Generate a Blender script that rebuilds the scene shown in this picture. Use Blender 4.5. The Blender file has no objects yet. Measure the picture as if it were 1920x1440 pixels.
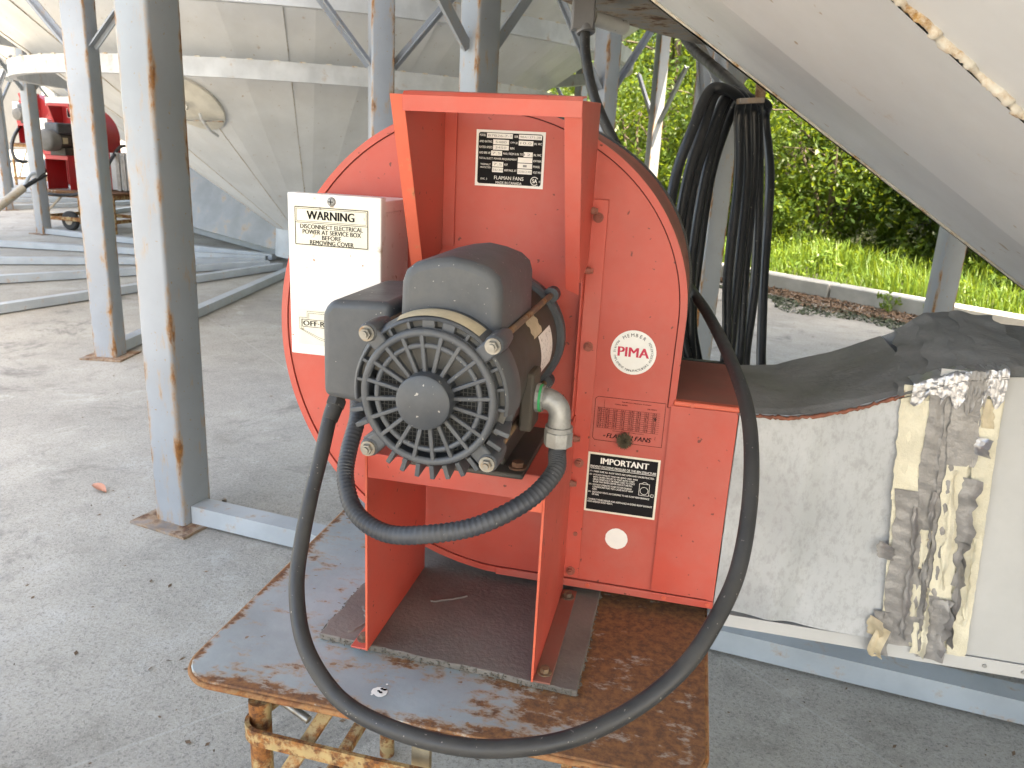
import bpy, bmesh, math, random
from mathutils import Vector, Matrix
R = math.radians
sc = bpy.context.scene
col = sc.collection

# ------------------------------------------------------------------ camera, world, sun, exposure
CAM_H = 1.42
F_PX, W_PX = 1480.0, 1920.0
PITCH, ROLL, YAW = R(16.3), R(2.97), R(-12.2)
cam_d = bpy.data.cameras.new('camera')
cam = bpy.data.objects.new('camera', cam_d)
col.objects.link(cam)
cam_d.sensor_fit = 'HORIZONTAL'
cam_d.sensor_width = 36.0
cam_d.lens = 36.0 * F_PX / W_PX
cam_d.clip_start = 0.02
cam_d.clip_end = 600
fwd = Vector((0, math.cos(PITCH), -math.sin(PITCH)))
upv = Vector((0, math.sin(PITCH), math.cos(PITCH)))
rgt = Vector((1, 0, 0))
xa = rgt * math.cos(ROLL) + upv * math.sin(ROLL)
ya = upv * math.cos(ROLL) - rgt * math.sin(ROLL)
m = Matrix((xa, ya, -fwd)).transposed().to_4x4()
m.translation = Vector((0, 0, CAM_H))
cam.matrix_world = m
cam_d.dof.use_dof = True
cam_d.dof.focus_distance = 1.15
cam_d.dof.aperture_fstop = 14.0
sc.camera = cam

SUN_AZ = Vector((0.5, -0.86, 0)).normalized()
SUN_EL = R(60)
world = bpy.data.worlds.new('World')
sc.world = world
world.use_nodes = True
wn = world.node_tree
sky = wn.nodes.new('ShaderNodeTexSky')
sky.sky_type = 'NISHITA'
sky.sun_disc = False
sky.sun_elevation = SUN_EL
sky.sun_rotation = math.atan2(SUN_AZ.x, SUN_AZ.y)
sky.air_density = 1.0
sky.dust_density = 2.5
sky.ozone_density = 1.0
bg = wn.nodes['Background']
bg.inputs['Strength'].default_value = 0.15
wn.links.new(sky.outputs[0], bg.inputs['Color'])
sun_d = bpy.data.lights.new('sun', 'SUN')
sun_d.energy = 3.2
sun_d.angle = R(0.53)
sun_d.color = (1.0, 0.95, 0.86)
sun = bpy.data.objects.new('sun', sun_d)
col.objects.link(sun)
sdir = SUN_AZ * math.cos(SUN_EL) + Vector((0, 0, math.sin(SUN_EL)))
sun.rotation_euler = sdir.to_track_quat('Z', 'Y').to_euler()
sun.location = sdir * 40
sc.view_settings.view_transform = 'Standard'
sc.view_settings.look = 'None'
sc.view_settings.gamma = 1.0
sc.view_settings.use_curve_mapping = False
sc.view_settings.exposure = 2.95
sc.view_settings.use_white_balance = True
sc.view_settings.white_balance_temperature = 8000
sc.view_settings.white_balance_tint = 10
try:
    sc.cycles.max_bounces = 7
    sc.cycles.diffuse_bounces = 4
    sc.cycles.use_denoising = True
    sc.cycles.sample_clamp_indirect = 8.0
except Exception:
    pass

# ------------------------------------------------------------------ frames
EX = Vector((math.cos(YAW), math.sin(YAW), 0))
EY = Vector((-math.sin(YAW), math.cos(YAW), 0))
def W(u, e, z):
    return EX * u + EY * e + Vector((0, 0, z))
def unW(p):
    return (p.dot(EX), p.dot(EY), p.z)
def ray(px, py):
    u, v = (px - 960) / F_PX, (py - 720) / F_PX
    c, s = math.cos(ROLL), math.sin(ROLL)
    u0, v0 = u * c + v * s, -u * s + v * c
    return fwd + rgt * u0 - upv * v0
def at(px, py, d):
    return Vector((0, 0, CAM_H)) + ray(px, py) * d
def at_e(px, py, e):
    r = ray(px, py)
    return Vector((0, 0, CAM_H)) + r * (e / r.dot(EY))
def at_z(px, py, z):
    r = ray(px, py)
    return Vector((0, 0, CAM_H)) + r * ((z - CAM_H) / r.z)

rnd = random.Random(7)

# ------------------------------------------------------------------ materials
class NT:
    def __init__(s, name):
        s.m = bpy.data.materials.new(name)
        s.m.use_nodes = True
        s.t = s.m.node_tree
        s.p = s.t.nodes['Principled BSDF']
        s.out = s.t.nodes['Material Output']
        s._co = None
    def n(s, typ, **kw):
        nd = s.t.nodes.new(typ)
        for k, v in kw.items():
            if k in nd.inputs.keys() if hasattr(nd.inputs, 'keys') else False:
                s.put(nd.inputs[k], v)
            else:
                setattr(nd, k, v)
        return nd
    def put(s, sock, v):
        if isinstance(v, bpy.types.NodeSocket):
            s.t.links.new(v, sock)
        else:
            if isinstance(v, (tuple, list)) and len(v) == 3 and sock.type == 'RGBA':
                v = (*v, 1)
            sock.default_value = v
    def co(s, scale=(1, 1, 1), which='Object'):
        tc = s.n('ShaderNodeTexCoord')
        mp = s.n('ShaderNodeMapping')
        s.t.links.new(tc.outputs[which], mp.inputs['Vector'])
        mp.inputs['Scale'].default_value = scale
        oi = s.n('ShaderNodeObjectInfo')
        ml = s.n('ShaderNodeMath', operation='MULTIPLY')
        s.t.links.new(oi.outputs['Random'], ml.inputs[0])
        ml.inputs[1].default_value = 17.0
        cb = s.n('ShaderNodeCombineXYZ')
        for i in range(3):
            s.t.links.new(ml.outputs[0], cb.inputs[i])
        s.t.links.new(cb.outputs[0], mp.inputs['Location'])
        return mp.outputs[0]
    def noise(s, scale, detail=6, rough=.6, stretch=(1, 1, 1), dist=0.0):
        nd = s.n('ShaderNodeTexNoise')
        nd.inputs['Scale'].default_value = scale
        nd.inputs['Detail'].default_value = detail
        nd.inputs['Roughness'].default_value = rough
        nd.inputs['Distortion'].default_value = dist
        s.t.links.new(s.co(stretch), nd.inputs['Vector'])
        return nd.outputs['Fac']
    def ramp(s, fac, a, b, va=0.0, vb=1.0):
        nd = s.n('ShaderNodeMapRange')
        nd.interpolation_type = 'SMOOTHSTEP'
        s.put(nd.inputs['Value'], fac)
        for i, v in enumerate((a, b, va, vb)):
            nd.inputs[i + 1].default_value = v
        return nd.outputs[0]
    def math(s, op, a, b=0.0):
        nd = s.n('ShaderNodeMath', operation=op)
        s.put(nd.inputs[0], a)
        s.put(nd.inputs[1], b)
        return nd.outputs[0]
    def mix(s, fac, a, b):
        nd = s.n('ShaderNodeMix')
        nd.data_type = 'RGBA'
        s.put(nd.inputs[0], fac)
        s.put(nd.inputs[6], a)
        s.put(nd.inputs[7], b)
        return nd.outputs[2]
    def mixf(s, fac, a, b):
        nd = s.n('ShaderNodeMix')
        s.put(nd.inputs[0], fac)
        s.put(nd.inputs[2], a)
        s.put(nd.inputs[3], b)
        return nd.outputs[0]
    def sep(s):
        tc = s.n('ShaderNodeTexCoord')
        sp = s.n('ShaderNodeSeparateXYZ')
        s.t.links.new(tc.outputs['Object'], sp.inputs[0])
        return sp.outputs
    def bump(s, h, strength=.3, dist=.01):
        b = s.n('ShaderNodeBump')
        b.inputs['Strength'].default_value = strength
        b.inputs['Distance'].default_value = dist
        s.put(b.inputs['Height'], h)
        s.t.links.new(b.outputs[0], s.p.inputs['Normal'])

def pmat(name, c, rough=.5, metal=0.0, var=.15, vscale=4.0, rust=0.0, rscale=9.0, rstretch=(1, 1, 1), rcol=((.30, .115, .028), (.085, .032, .014)),
         dust=0.0, dcol=(.30, .27, .23), dscale=3.0, bump=.08, bscale=60.0, bdist=.002, bias=None, spec=.5, spots=0.0, scol=(.08, .05, .03), sscale=60.0):
    s = NT(name)
    nv = s.noise(vscale, 5, .6)
    k = s.ramp(nv, .3, .7, 1 - var, 1 + var)
    vm = s.n('ShaderNodeVectorMath', operation='SCALE')
    vm.inputs[0].default_value = c
    s.t.links.new(k, vm.inputs['Scale'])
    color = vm.outputs[0]
    r = rough
    met = metal
    if dust > 0:
        nd = s.noise(dscale, 8, .7)
        f = s.ramp(nd, .35, .75, 0, dust)
        color = s.mix(f, color, dcol)
        r = s.mixf(f, r, .9)
        if metal:
            met = s.mixf(f, met, 0.0)
    if spots > 0:
        ns = s.noise(sscale, 2, .5)
        f = s.ramp(ns, .72 - spots * .2, .76 - spots * .2, 0, .85)
        color = s.mix(f, color, scol)
    if rust > 0 or bias:
        nr = s.noise(rscale, 9, .68, rstretch)
        if bias:
            nr = s.math('ADD', nr, bias(s))
        th = 1.0 - rust
        f = s.ramp(nr, th - .045, th + .075, 0, 1)
        ha = s.ramp(nr, th - .13, th, 0, .5)
        color = s.mix(ha, color, (.36, .22, .10))
        nc = s.noise(rscale * 3.1, 6, .7)
        rc = s.mix(s.ramp(nc, .35, .65), rcol[0], rcol[1])
        color = s.mix(f, color, rc)
        r = s.mixf(f, r, .92)
        if metal:
            met = s.mixf(f, met, 0.0)
    s.put(s.p.inputs['Base Color'], color)
    s.put(s.p.inputs['Roughness'], r)
    s.put(s.p.inputs['Metallic'], met)
    s.p.inputs['Specular IOR Level'].default_value = spec
    if bump > 0:
        s.bump(s.noise(bscale, 4, .6), bump, bdist)
    return s.m

def corner_bias(hw, amt):
    def f(s):
        o = s.sep()
        ax = s.math('ABSOLUTE', o[0])
        ay = s.math('ABSOLUTE', o[1])
        mn = s.math('MINIMUM', ax, ay)
        c = s.ramp(mn, hw * .55, hw, 0, amt)
        zb = s.ramp(o[2], .0, .25, amt * .45, 0)
        return s.math('ADD', c, zb)
    return f

M = {}
M['red'] = pmat('red_paint', (.50, .070, .046), .45, var=.12, vscale=2.5, dust=.45, dcol=(.44, .185, .15), dscale=3.5, bump=.06, bscale=200, spots=.06, scol=(.10, .03, .02), sscale=80)
M['red_edge'] = pmat('red_paint_worn', (.60, .11, .06), .45, var=.1, vscale=8, rust=.30, rscale=45, bump=.06, bscale=150)
M['red_dusty'] = pmat('red_paint_dusty', (.30, .085, .058), .7, var=.2, vscale=5, dust=.8, dcol=(.20, .14, .108), dscale=3, bump=.1, bscale=120)
M['red_deep'] = pmat('deep_red_paint', (.40, .018, .022), .42, var=.1, vscale=4, dust=.12, bump=.04)
M['red_line'] = pmat('red_joint_shadow', (.12, .02, .015), .8)
M['dust_grey'] = pmat('dust_coated_sheet', (.15, .135, .12), .85, var=.2, vscale=6, dust=.5, dcol=(.10, .09, .075), bump=.15, bscale=90)
M['white_box'] = pmat('white_enamel', (.80, .775, .75), .38, var=.03, vscale=4, rust=.285, rscale=24, dust=.10, dcol=(.6, .5, .42), spots=.03, scol=(.35, .18, .08), sscale=55, bump=.03)
M['label_white'] = pmat('label_white', (.78, .77, .72), .45, var=.04, vscale=20, bump=0)
M['label_cream'] = pmat('label_cream', (.72, .68, .56), .5, var=.06, vscale=25, spots=.12, scol=(.42, .36, .26), sscale=70, bump=0)
M['label_old'] = pmat('label_old_tan', (.48, .40, .27), .6, var=.15, vscale=40, bump=0)
M['ink'] = pmat('black_ink', (.010, .010, .011), .7, var=.1, bump=0, spec=.15)
M['ink_grey'] = pmat('grey_ink', (.22, .22, .21), .5, var=.1, bump=0)
M['ink_red'] = pmat('crimson_ink', (.55, .02, .06), .5, var=.05, bump=0)
M['motor'] = pmat('motor_grey_paint', (.048, .055, .065), .42, var=.2, vscale=9, dust=.5, dcol=(.135, .132, .125), dscale=7, spots=.05, scol=(.36, .34, .31), sscale=170, bump=.14, bscale=190)
M['motor_dark'] = pmat('motor_shell_dusty', (.038, .034, .03), .6, var=.25, vscale=10, dust=.8, dcol=(.085, .064, .04), dscale=6, bump=.12, bscale=160)
M['motor_cap'] = pmat('motor_cap_grey', (.105, .10, .09), .6, var=.2, vscale=8, dust=.5, bump=.1)
M['mesh_dark'] = pmat('dark_mesh', (.03, .03, .03), .8)
M['wire'] = pmat('wire_mesh_grey', (.12, .12, .11), .6)
M['zinc'] = pmat('zinc_fitting', (.34, .34, .33), .45, metal=.7, var=.22, vscale=45, dust=.5, dcol=(.26, .245, .22), bump=.3, bscale=140)
M['bolt'] = pmat('bolt_metal', (.24, .23, .21), .42, metal=.75, var=.25, vscale=40, rust=.34, rscale=60)
M['rod'] = pmat('rod_brown', (.12, .085, .06), .6, rust=.4, rscale=30)
M['green'] = pmat('green_seal', (.02, .36, .12), .5)
M['rubber'] = pmat('black_rubber_hose', (.012, .013, .0145), .30, var=.25, vscale=12, dust=.4, dcol=(.030, .028, .027), dscale=14, spots=.04, scol=(.14, .13, .12), sscale=120, bump=.08, bscale=150)
M['rubber_dusty'] = pmat('rubber_cable_dusty', (.020, .021, .023), .42, var=.25, vscale=8, dust=.75, dcol=(.060, .055, .048), dscale=9, spots=.09, scol=(.20, .18, .16), sscale=190, bump=.12, bscale=150)
M['conduit'] = pmat('ribbed_conduit', (.034, .038, .047), .42, var=.25, vscale=15, dust=.55, dcol=(.080, .077, .072), dscale=12, spots=.05, scol=(.25, .24, .22), sscale=160)
M['plug'] = pmat('grey_plug', (.16, .16, .165), .5)
M['plastic_white'] = pmat('plug_cover_white', (.55, .54, .50), .5, spots=.1)
M['leg'] = pmat('grey_leg_paint', (.25, .272, .297), .38, var=.08, vscale=3, rust=.318, rscale=15, rstretch=(1.4, 1.4, .4), rcol=((.30, .13, .03), (.15, .06, .02)), bias=corner_bias(.073, .17), spots=.09, scol=(.26, .16, .07), sscale=70, bump=.05, bscale=100)
M['beam'] = pmat('grey_beam_paint', (.34, .37, .395), .42, var=.12, vscale=4, rust=.32, rscale=16, bump=.05)
M['cone'] = pmat('bin_cone_grey', (.585, .60, .61), .36, var=.10, vscale=1.3, rust=.25, rscale=12, dust=.35, dcol=(.53, .525, .51), dscale=4, spots=.04, scol=(.34, .25, .15), sscale=30, bump=.08, bscale=30, bdist=.004)
M['ring'] = pmat('bin_ring_grey', (.50, .51, .52), .45, var=.12, vscale=5, rust=.31, rscale=7, bump=.06)
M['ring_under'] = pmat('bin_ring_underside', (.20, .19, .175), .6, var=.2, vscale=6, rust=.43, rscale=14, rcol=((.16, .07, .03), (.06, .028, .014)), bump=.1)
M['weld'] = pmat('weld_bead', (.62, .58, .50), .5, var=.15, vscale=30, rust=.42, rscale=30, rcol=((.45, .26, .08), (.22, .10, .03)), bump=.4, bscale=120)
M['plenum'] = pmat('plenum_blue_grey', (.20, .208, .212), .5, var=.15, vscale=3, rust=.34, rscale=3, bump=.06)
M['wall'] = pmat('bin_wall_galvanised', (.52, .53, .54), .4, metal=.2, var=.08)
M['manhole'] = pmat('manhole_pale', (.58, .555, .49), .5, var=.1, vscale=8, rust=.28, rscale=10)
M['plate_rust'] = pmat('rusty_base_plate', (.20, .17, .15), .8, var=.3, vscale=12, rust=.48, rscale=14, rcol=((.18, .085, .045), (.07, .035, .022)))
M['yellow'] = pmat('yellow_rusty_frame', (.34, .25, .11), .6, var=.25, vscale=14, rust=.53, rscale=24, spots=.14, scol=(.05, .025, .015), sscale=80, bump=.2, bscale=90)
M['wood'] = pmat('weathered_wood', (.30, .24, .15), .8, var=.25, vscale=30)
M['rim_rust'] = pmat('orange_rust', (.22, .085, .03), .85, var=.35, vscale=25, rust=.45, rscale=30)
M['dark_rust'] = pmat('dark_rust', (.10, .045, .025), .85, var=.3, vscale=20)

def table_bias(s):
    o = s.sep()
    # worn bare round the mat's right end and along the rim (local x runs along the front edge)
    a = s.ramp(o[0], .0, .30, 0, .24)
    a = s.math('ADD', a, s.math('MULTIPLY', s.math('SUBTRACT', s.noise(5.5, 4, .6), .5), .34))
    yb = s.ramp(o[1], -.14, -.02, 0, .10)
    a = s.math('ADD', a, s.math('MULTIPLY', yb, s.ramp(o[0], .1, .2)))
    ed = s.ramp(s.math('ABSOLUTE', o[0]), .375, .4, 0, .24)
    ef = s.ramp(o[1], -.335, -.30, .24, 0)
    st = s.math('ADD', a, s.math('MAXIMUM', ed, ef))
    m1 = s.ramp(o[1], -.235, -.20, 0, .09)
    m1 = s.math('MULTIPLY', m1, s.ramp(o[1], -.17, -.20, 0, 1))
    m1 = s.math('MULTIPLY', m1, s.ramp(o[0], -.25, -.1))
    return s.math('ADD', st, m1)
M['tabletop'] = pmat('tabletop_grey_rust', (.28, .33, .345), .40, var=.14, vscale=6, rust=.365, rscale=24, rstretch=(1, 1.7, 1), rcol=((.25, .115, .045), (.115, .055, .03)), bias=table_bias, spots=.16, scol=(.19, .095, .035), sscale=58, bump=.25, bscale=70)
M['mat'] = pmat('rubber_mat_brown', (.14, .124, .108), .8, var=.2, vscale=5, dust=.6, dcol=(.235, .212, .185), dscale=8, bump=.55, bscale=130, bdist=.003)
M['mat_edge'] = pmat('mat_frayed_edge', (.13, .12, .10), .95, var=.3, vscale=60, bump=.8, bscale=200, bdist=.005)
M['canvas'] = pmat('dark_canvas', (.17, .168, .16), .48, var=.22, vscale=7, dust=.6, dcol=(.27, .255, .235), dscale=4, bump=.45, bscale=16, bdist=.014)
def galv_mat():
    s = NT('galvanised_sheet')
    a = s.noise(3.2, 5, .6)
    b = s.noise(85, 4, .75, (1, 1, .55))
    d = s.noise(9, 7, .7)
    c = s.mix(s.ramp(a, .3, .7), (.355, .365, .37), (.445, .452, .455))
    c = s.mix(s.ramp(b, .44, .68, 0, .5), c, (.24, .24, .235))
    c = s.mix(s.ramp(d, .50, .85, 0, .6), c, (.55, .545, .535))
    s.put(s.p.inputs['Base Color'], c)
    s.p.inputs['Roughness'].default_value = .5
    s.p.inputs['Metallic'].default_value = .15
    s.bump(s.noise(6, 3, .5), .12, .02)
    return s.m
M['galv'] = galv_mat()
M['sheet'] = pmat('duct_grey_sheet', (.44, .435, .42), .5, metal=.1, var=.08, vscale=3, dust=.35, dcol=(.36, .35, .33), dscale=9, bump=.05)
M['tape'] = pmat('duct_tape_silver', (.25, .24, .23), .38, metal=.3, var=.18, vscale=20, dust=.5, dcol=(.19, .17, .155), dscale=14, bump=.5, bscale=45, bdist=.006)
M['tape_shiny'] = pmat('foil_tape', (.40, .40, .415), .3, metal=.7, var=.15, vscale=18, bump=.6, bscale=50, bdist=.006)
M['tape_cloth'] = pmat('cream_cloth_tape', (.60, .55, .42), .75, var=.12, vscale=14, spots=.08, scol=(.30, .22, .13), sscale=55, bump=.5, bscale=240, bdist=.003)
M['sealant'] = pmat('red_sealant', (.20, .065, .035), .7, var=.3, vscale=40, bump=.5, bscale=90)
M['fluff'] = pmat('brown_fluff', (.11, .09, .055), .95, var=.3, vscale=60)
M['bark'] = pmat('bark', (.10, .08, .06), .9, var=.3, vscale=14, bump=.6, bscale=30)
M['trailer'] = pmat('trailer_pale', (.11, .11, .108), .5, var=.06)
M['purple'] = pmat('purple_letter', (.16, .12, .45), .5)
M['glass'] = pmat('dark_glass', (.02, .022, .025), .1)
M['rubber_tyre'] = pmat('tyre', (.03, .03, .03), .8)
M['pole'] = pmat('tow_bar_tan', (.36, .31, .24), .5, var=.15, rust=.35, rscale=20)
M['leaf_red'] = pmat('dry_leaf', (.42, .20, .13), .7)
M['litter'] = pmat('litter_brown', (.14, .09, .055), .9, var=.4, vscale=30)
M['moss'] = pmat('moss_dark', (.055, .07, .04), .95, var=.4, vscale=25)

def leaf_mat(name, c1, c2, tr=.45):
    s = NT(name)
    oi = s.noise(1.7, 3, .6)
    g = s.n('ShaderNodeNewGeometry')
    k = s.math('ADD', s.math('MULTIPLY', g.outputs['Random Per Island'], .6), s.math('MULTIPLY', oi, .5))
    c = s.mix(s.ramp(k, .2, .85), c1, c2)
    s.put(s.p.inputs['Base Color'], c)
    s.p.inputs['Roughness'].default_value = .45
    tl = s.n('ShaderNodeBsdfTranslucent')
    c3 = s.mix(.5, c, (.30, .36, .02))
    s.t.links.new(c3, tl.inputs['Color'])
    mx = s.n('ShaderNodeMixShader')
    mx.inputs[0].default_value = tr
    s.t.links.new(s.p.outputs[0], mx.inputs[1])
    s.t.links.new(tl.outputs[0], mx.inputs[2])
    s.t.links.new(mx.outputs[0], s.out.inputs['Surface'])
    return s.m
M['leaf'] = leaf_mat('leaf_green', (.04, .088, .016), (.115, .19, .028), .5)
M['leaf_shaded'] = leaf_mat('leaf_deep_green_shaded', (.018, .048, .013), (.055, .108, .02), .40)  # deep green, darkened further: some of the canopy's shade is put into the colour
M['grass'] = leaf_mat('grass_green', (.07, .145, .02), (.155, .245, .035), .45)

def concrete():
    s = NT('concrete')
    n1 = s.noise(.8, 7, .65)
    n2 = s.noise(4.5, 8, .72)
    n3 = s.noise(120, 4, .85)
    c = s.mix(s.ramp(n1, .3, .7), (.295, .277, .243), (.41, .388, .34))
    c = s.mix(s.ramp(n2, .50, .72, 0, .6), c, (.215, .20, .168))
    c = s.mix(s.ramp(n2, .46, .30, 0, .45), c, (.47, .46, .43))
    c = s.mix(s.ramp(n3, .50, .66, 0, .75), c, (.13, .122, .11))
    c = s.mix(s.ramp(n3, .46, .30, 0, .5), c, (.52, .50, .45))
    n4 = s.noise(2.2, 9, .75, (1, 1, 1), .4)
    c = s.mix(s.ramp(n4, .58, .68, 0, .45), c, (.53, .515, .47))
    n5 = s.noise(1.3, 9, .75, (1, 1, 1), .8)
    c = s.mix(s.ramp(n5, .54, .66, 0, .7), c, (.13, .122, .108))
    # sawn joint lines
    o = s.sep()
    jx = s.math('ABSOLUTE', s.math('SUBTRACT', s.math('FRACT', s.math('MULTIPLY', s.math('ADD', s.math('MULTIPLY', o[0], .8), s.math('MULTIPLY', o[1], .6)), .28)), .5))
    jy = s.math('ABSOLUTE', s.math('SUBTRACT', s.math('FRACT', s.math('MULTIPLY', s.math('SUBTRACT', s.math('MULTIPLY', o[0], .6), s.math('MULTIPLY', o[1], .8)), .28)), .5))
    jl = s.ramp(s.math('MINIMUM', jx, jy), .0006, .0018, .28, 0)
    c = s.mix(jl, c, (.50, .49, .46))
    s.put(s.p.inputs['Base Color'], c)
    s.p.inputs['Roughness'].default_value = .85
    s.bump(s.math('ADD', n3, s.math('MULTIPLY', n2, 1.2)), .5, .008)
    return s.m
M['concrete'] = concrete()
M['kerb'] = pmat('kerb_concrete', (.42, .42, .40), .85, var=.12, vscale=5, dust=.3, dcol=(.3, .3, .28), bump=.2)
M['soil'] = pmat('yard_gravel', (.38, .355, .31), .95, var=.2, vscale=.7, bump=.3, bscale=20, spots=.2, scol=(.2, .18, .15), sscale=14)
M['turf'] = pmat('turf_soil', (.045, .055, .025), .95, var=.3, vscale=2, bump=.3, bscale=20)

# ------------------------------------------------------------------ mesh builder
class MB:
    def __init__(s):
        s.v, s.f, s.mi, s.cur = [], [], [], 0
    def add(s, vs, fs):
        o = len(s.v)
        s.v += [tuple(p) for p in vs]
        for f in fs:
            s.f.append(tuple(i + o for i in f))
            s.mi.append(s.cur)
        return s
    def box(s, x0, x1, y0, y1, z0, z1):
        return s.add([(x0, y0, z0), (x1, y0, z0), (x1, y1, z0), (x0, y1, z0), (x0, y0, z1), (x1, y0, z1), (x1, y1, z1), (x0, y1, z1)],
                     [(0, 3, 2, 1), (4, 5, 6, 7), (0, 1, 5, 4), (1, 2, 6, 5), (2, 3, 7, 6), (3, 0, 4, 7)])
    def bar(s, p0, p1, w, h, up=(0, 0, 1)):
        p0, p1 = Vector(p0), Vector(p1)
        d = (p1 - p0).normalized()
        upn = Vector(up)
        a = d.cross(upn).normalized() * (w / 2)
        b = a.cross(d).normalized() * (h / 2)
        vs = [p + q for p in (p0, p1) for q in (-a - b, a - b, a + b, -a + b)]
        return s.add(vs, [(3, 2, 1, 0), (4, 5, 6, 7), (0, 1, 5, 4), (1, 2, 6, 5), (2, 3, 7, 6), (3, 0, 4, 7)])
    def tube(s, path, r, n=12, caps=True, closed=False):
        P = [Vector(p) for p in path]
        rs = r if isinstance(r, (list, tuple)) else [r] * len(P)
        L = len(P)
        tan = []
        for i in range(L):
            if closed:
                t = P[(i + 1) % L] - P[i - 1]
            else:
                t = P[min(i + 1, L - 1)] - P[max(i - 1, 0)]
            tan.append(t.normalized())
        ref = Vector((0, 0, 1)) if abs(tan[0].z) < .9 else Vector((1, 0, 0))
        nn = tan[0].cross(ref).normalized()
        vs, fs = [], []
        for i in range(L):
            if i:
                q = tan[i - 1].rotation_difference(tan[i])
                nn = q @ nn
                nn = (nn - tan[i] * nn.dot(tan[i])).normalized()
            bb = tan[i].cross(nn)
            for k in range(n):
                a = 2 * math.pi * k / n
                vs.append(P[i] + (nn * math.cos(a) + bb * math.sin(a)) * rs[i])
        for i in range(L if closed else L - 1):
            j = (i + 1) % L
            for k in range(n):
                k2 = (k + 1) % n
                fs.append((i * n + k, j * n + k, j * n + k2, i * n + k2))
        if caps and not closed:
            fs.append(tuple(range(n)))
            fs.append(tuple((L - 1) * n + k for k in reversed(range(n))))
        return s.add(vs, fs)
    def cyl(s, p0, p1, r0, r1=None, n=16):
        return s.tube([p0, p1], [r0, r0 if r1 is None else r1], n)
    def lathe_y(s, cx, cz, prof, n=32, a0=0.0, a1=2 * math.pi):
        """profile of (radius, y) turned about the y axis through (cx, cz)"""
        full = abs(a1 - a0 - 2 * math.pi) < 1e-6
        m = n if full else n + 1
        vs, fs = [], []
        for r, y in prof:
            for k in range(m):
                a = a0 + (a1 - a0) * k / n
                vs.append((cx + r * math.cos(a), y, cz + r * math.sin(a)))
        for i in range(len(prof) - 1):
            for k in range(n):
                k2 = (k + 1) % m
                fs.append((i * m + k, i * m + k2, (i + 1) * m + k2, (i + 1) * m + k))
        return s.add(vs, fs)
    def lathe_z(s, prof, n=48):
        vs, fs = [], []
        for r, z in prof:
            for k in range(n):
                a = 2 * math.pi * k / n
                vs.append((r * math.cos(a), r * math.sin(a), z))
        for i in range(len(prof) - 1):
            for k in range(n):
                k2 = (k + 1) % n
                fs.append((i * n + k, i * n + k2, (i + 1) * n + k2, (i + 1) * n + k))
        return s.add(vs, fs)
    def prism_y(s, poly, y0, y1, caps=True):
        """poly of (x, z), counter-clockwise seen from -y"""
        n = len(poly)
        vs = [(x, y0, z) for x, z in poly] + [(x, y1, z) for x, z in poly]
        fs = [(i, i + n, (i + 1) % n + n, (i + 1) % n) for i in range(n)]
        if caps:
            fs += [tuple(range(n)), tuple(reversed(range(n, 2 * n)))]
        return s.add(vs, fs)
    def prism_x(s, poly, x0, x1):
        """poly of (y, z)"""
        n = len(poly)
        vs = [(x0, y, z) for y, z in poly] + [(x1, y, z) for y, z in poly]
        fs = [(i, (i + 1) % n, (i + 1) % n + n, i + n) for i in range(n)]
        fs += [tuple(reversed(range(n))), tuple(range(n, 2 * n))]
        return s.add(vs, fs)
    def prism_z(s, poly, z0, z1):
        n = len(poly)
        vs = [(x, y, z0) for x, y in poly] + [(x, y, z1) for x, y in poly]
        fs = [(i, (i + 1) % n, (i + 1) % n + n, i + n) for i in range(n)]
        fs += [tuple(reversed(range(n))), tuple(range(n, 2 * n))]
        return s.add(vs, fs)
    def grid(s, nx, ny, fn):
        vs = [fn(i / nx, j / ny) for j in range(ny + 1) for i in range(nx + 1)]
        fs = [(j * (nx + 1) + i, j * (nx + 1) + i + 1, (j + 1) * (nx + 1) + i + 1, (j + 1) * (nx + 1) + i) for j in range(ny) for i in range(nx)]
        return s.add(vs, fs)
    def mesh(s, name, mats, base=(0, 0, 0), smooth=None, fix=True):
        me = bpy.data.meshes.new(name)
        b = Vector(base)
        me.from_pydata([tuple(Vector(p) - b) for p in s.v], [], s.f)
        if not isinstance(mats, (list, tuple)):
            mats = [mats]
        for mt in mats:
            me.materials.append(M[mt] if isinstance(mt, str) else mt)
        if len(mats) > 1:
            me.polygons.foreach_set('material_index', s.mi)
        if fix:
            bm = bmesh.new()
            bm.from_mesh(me)
            bmesh.ops.recalc_face_normals(bm, faces=bm.faces)
            bm.to_mesh(me)
            bm.free()
        if smooth:
            me.polygons.foreach_set('use_smooth', [True] * len(me.polygons))
            me.set_sharp_from_angle(angle=R(smooth))
        me.update()
        return me
    def build(s, name, mats, parent=None, base=(0, 0, 0), smooth=None, bevel=0.0, seg=2, fix=True):
        o = bpy.data.objects.new(name, s.mesh(name, mats, base, smooth, fix))
        col.objects.link(o)
        if parent is not None:
            o.parent = parent
        if bevel:
            bv = o.modifiers.new('bevel', 'BEVEL')
            bv.width = bevel
            bv.segments = seg
            bv.limit_method = 'ANGLE'
            bv.angle_limit = R(35)
            if not smooth:
                o.data.polygons.foreach_set('use_smooth', [True] * len(o.data.polygons))
                o.data.set_sharp_from_angle(angle=R(35))
        return o

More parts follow.
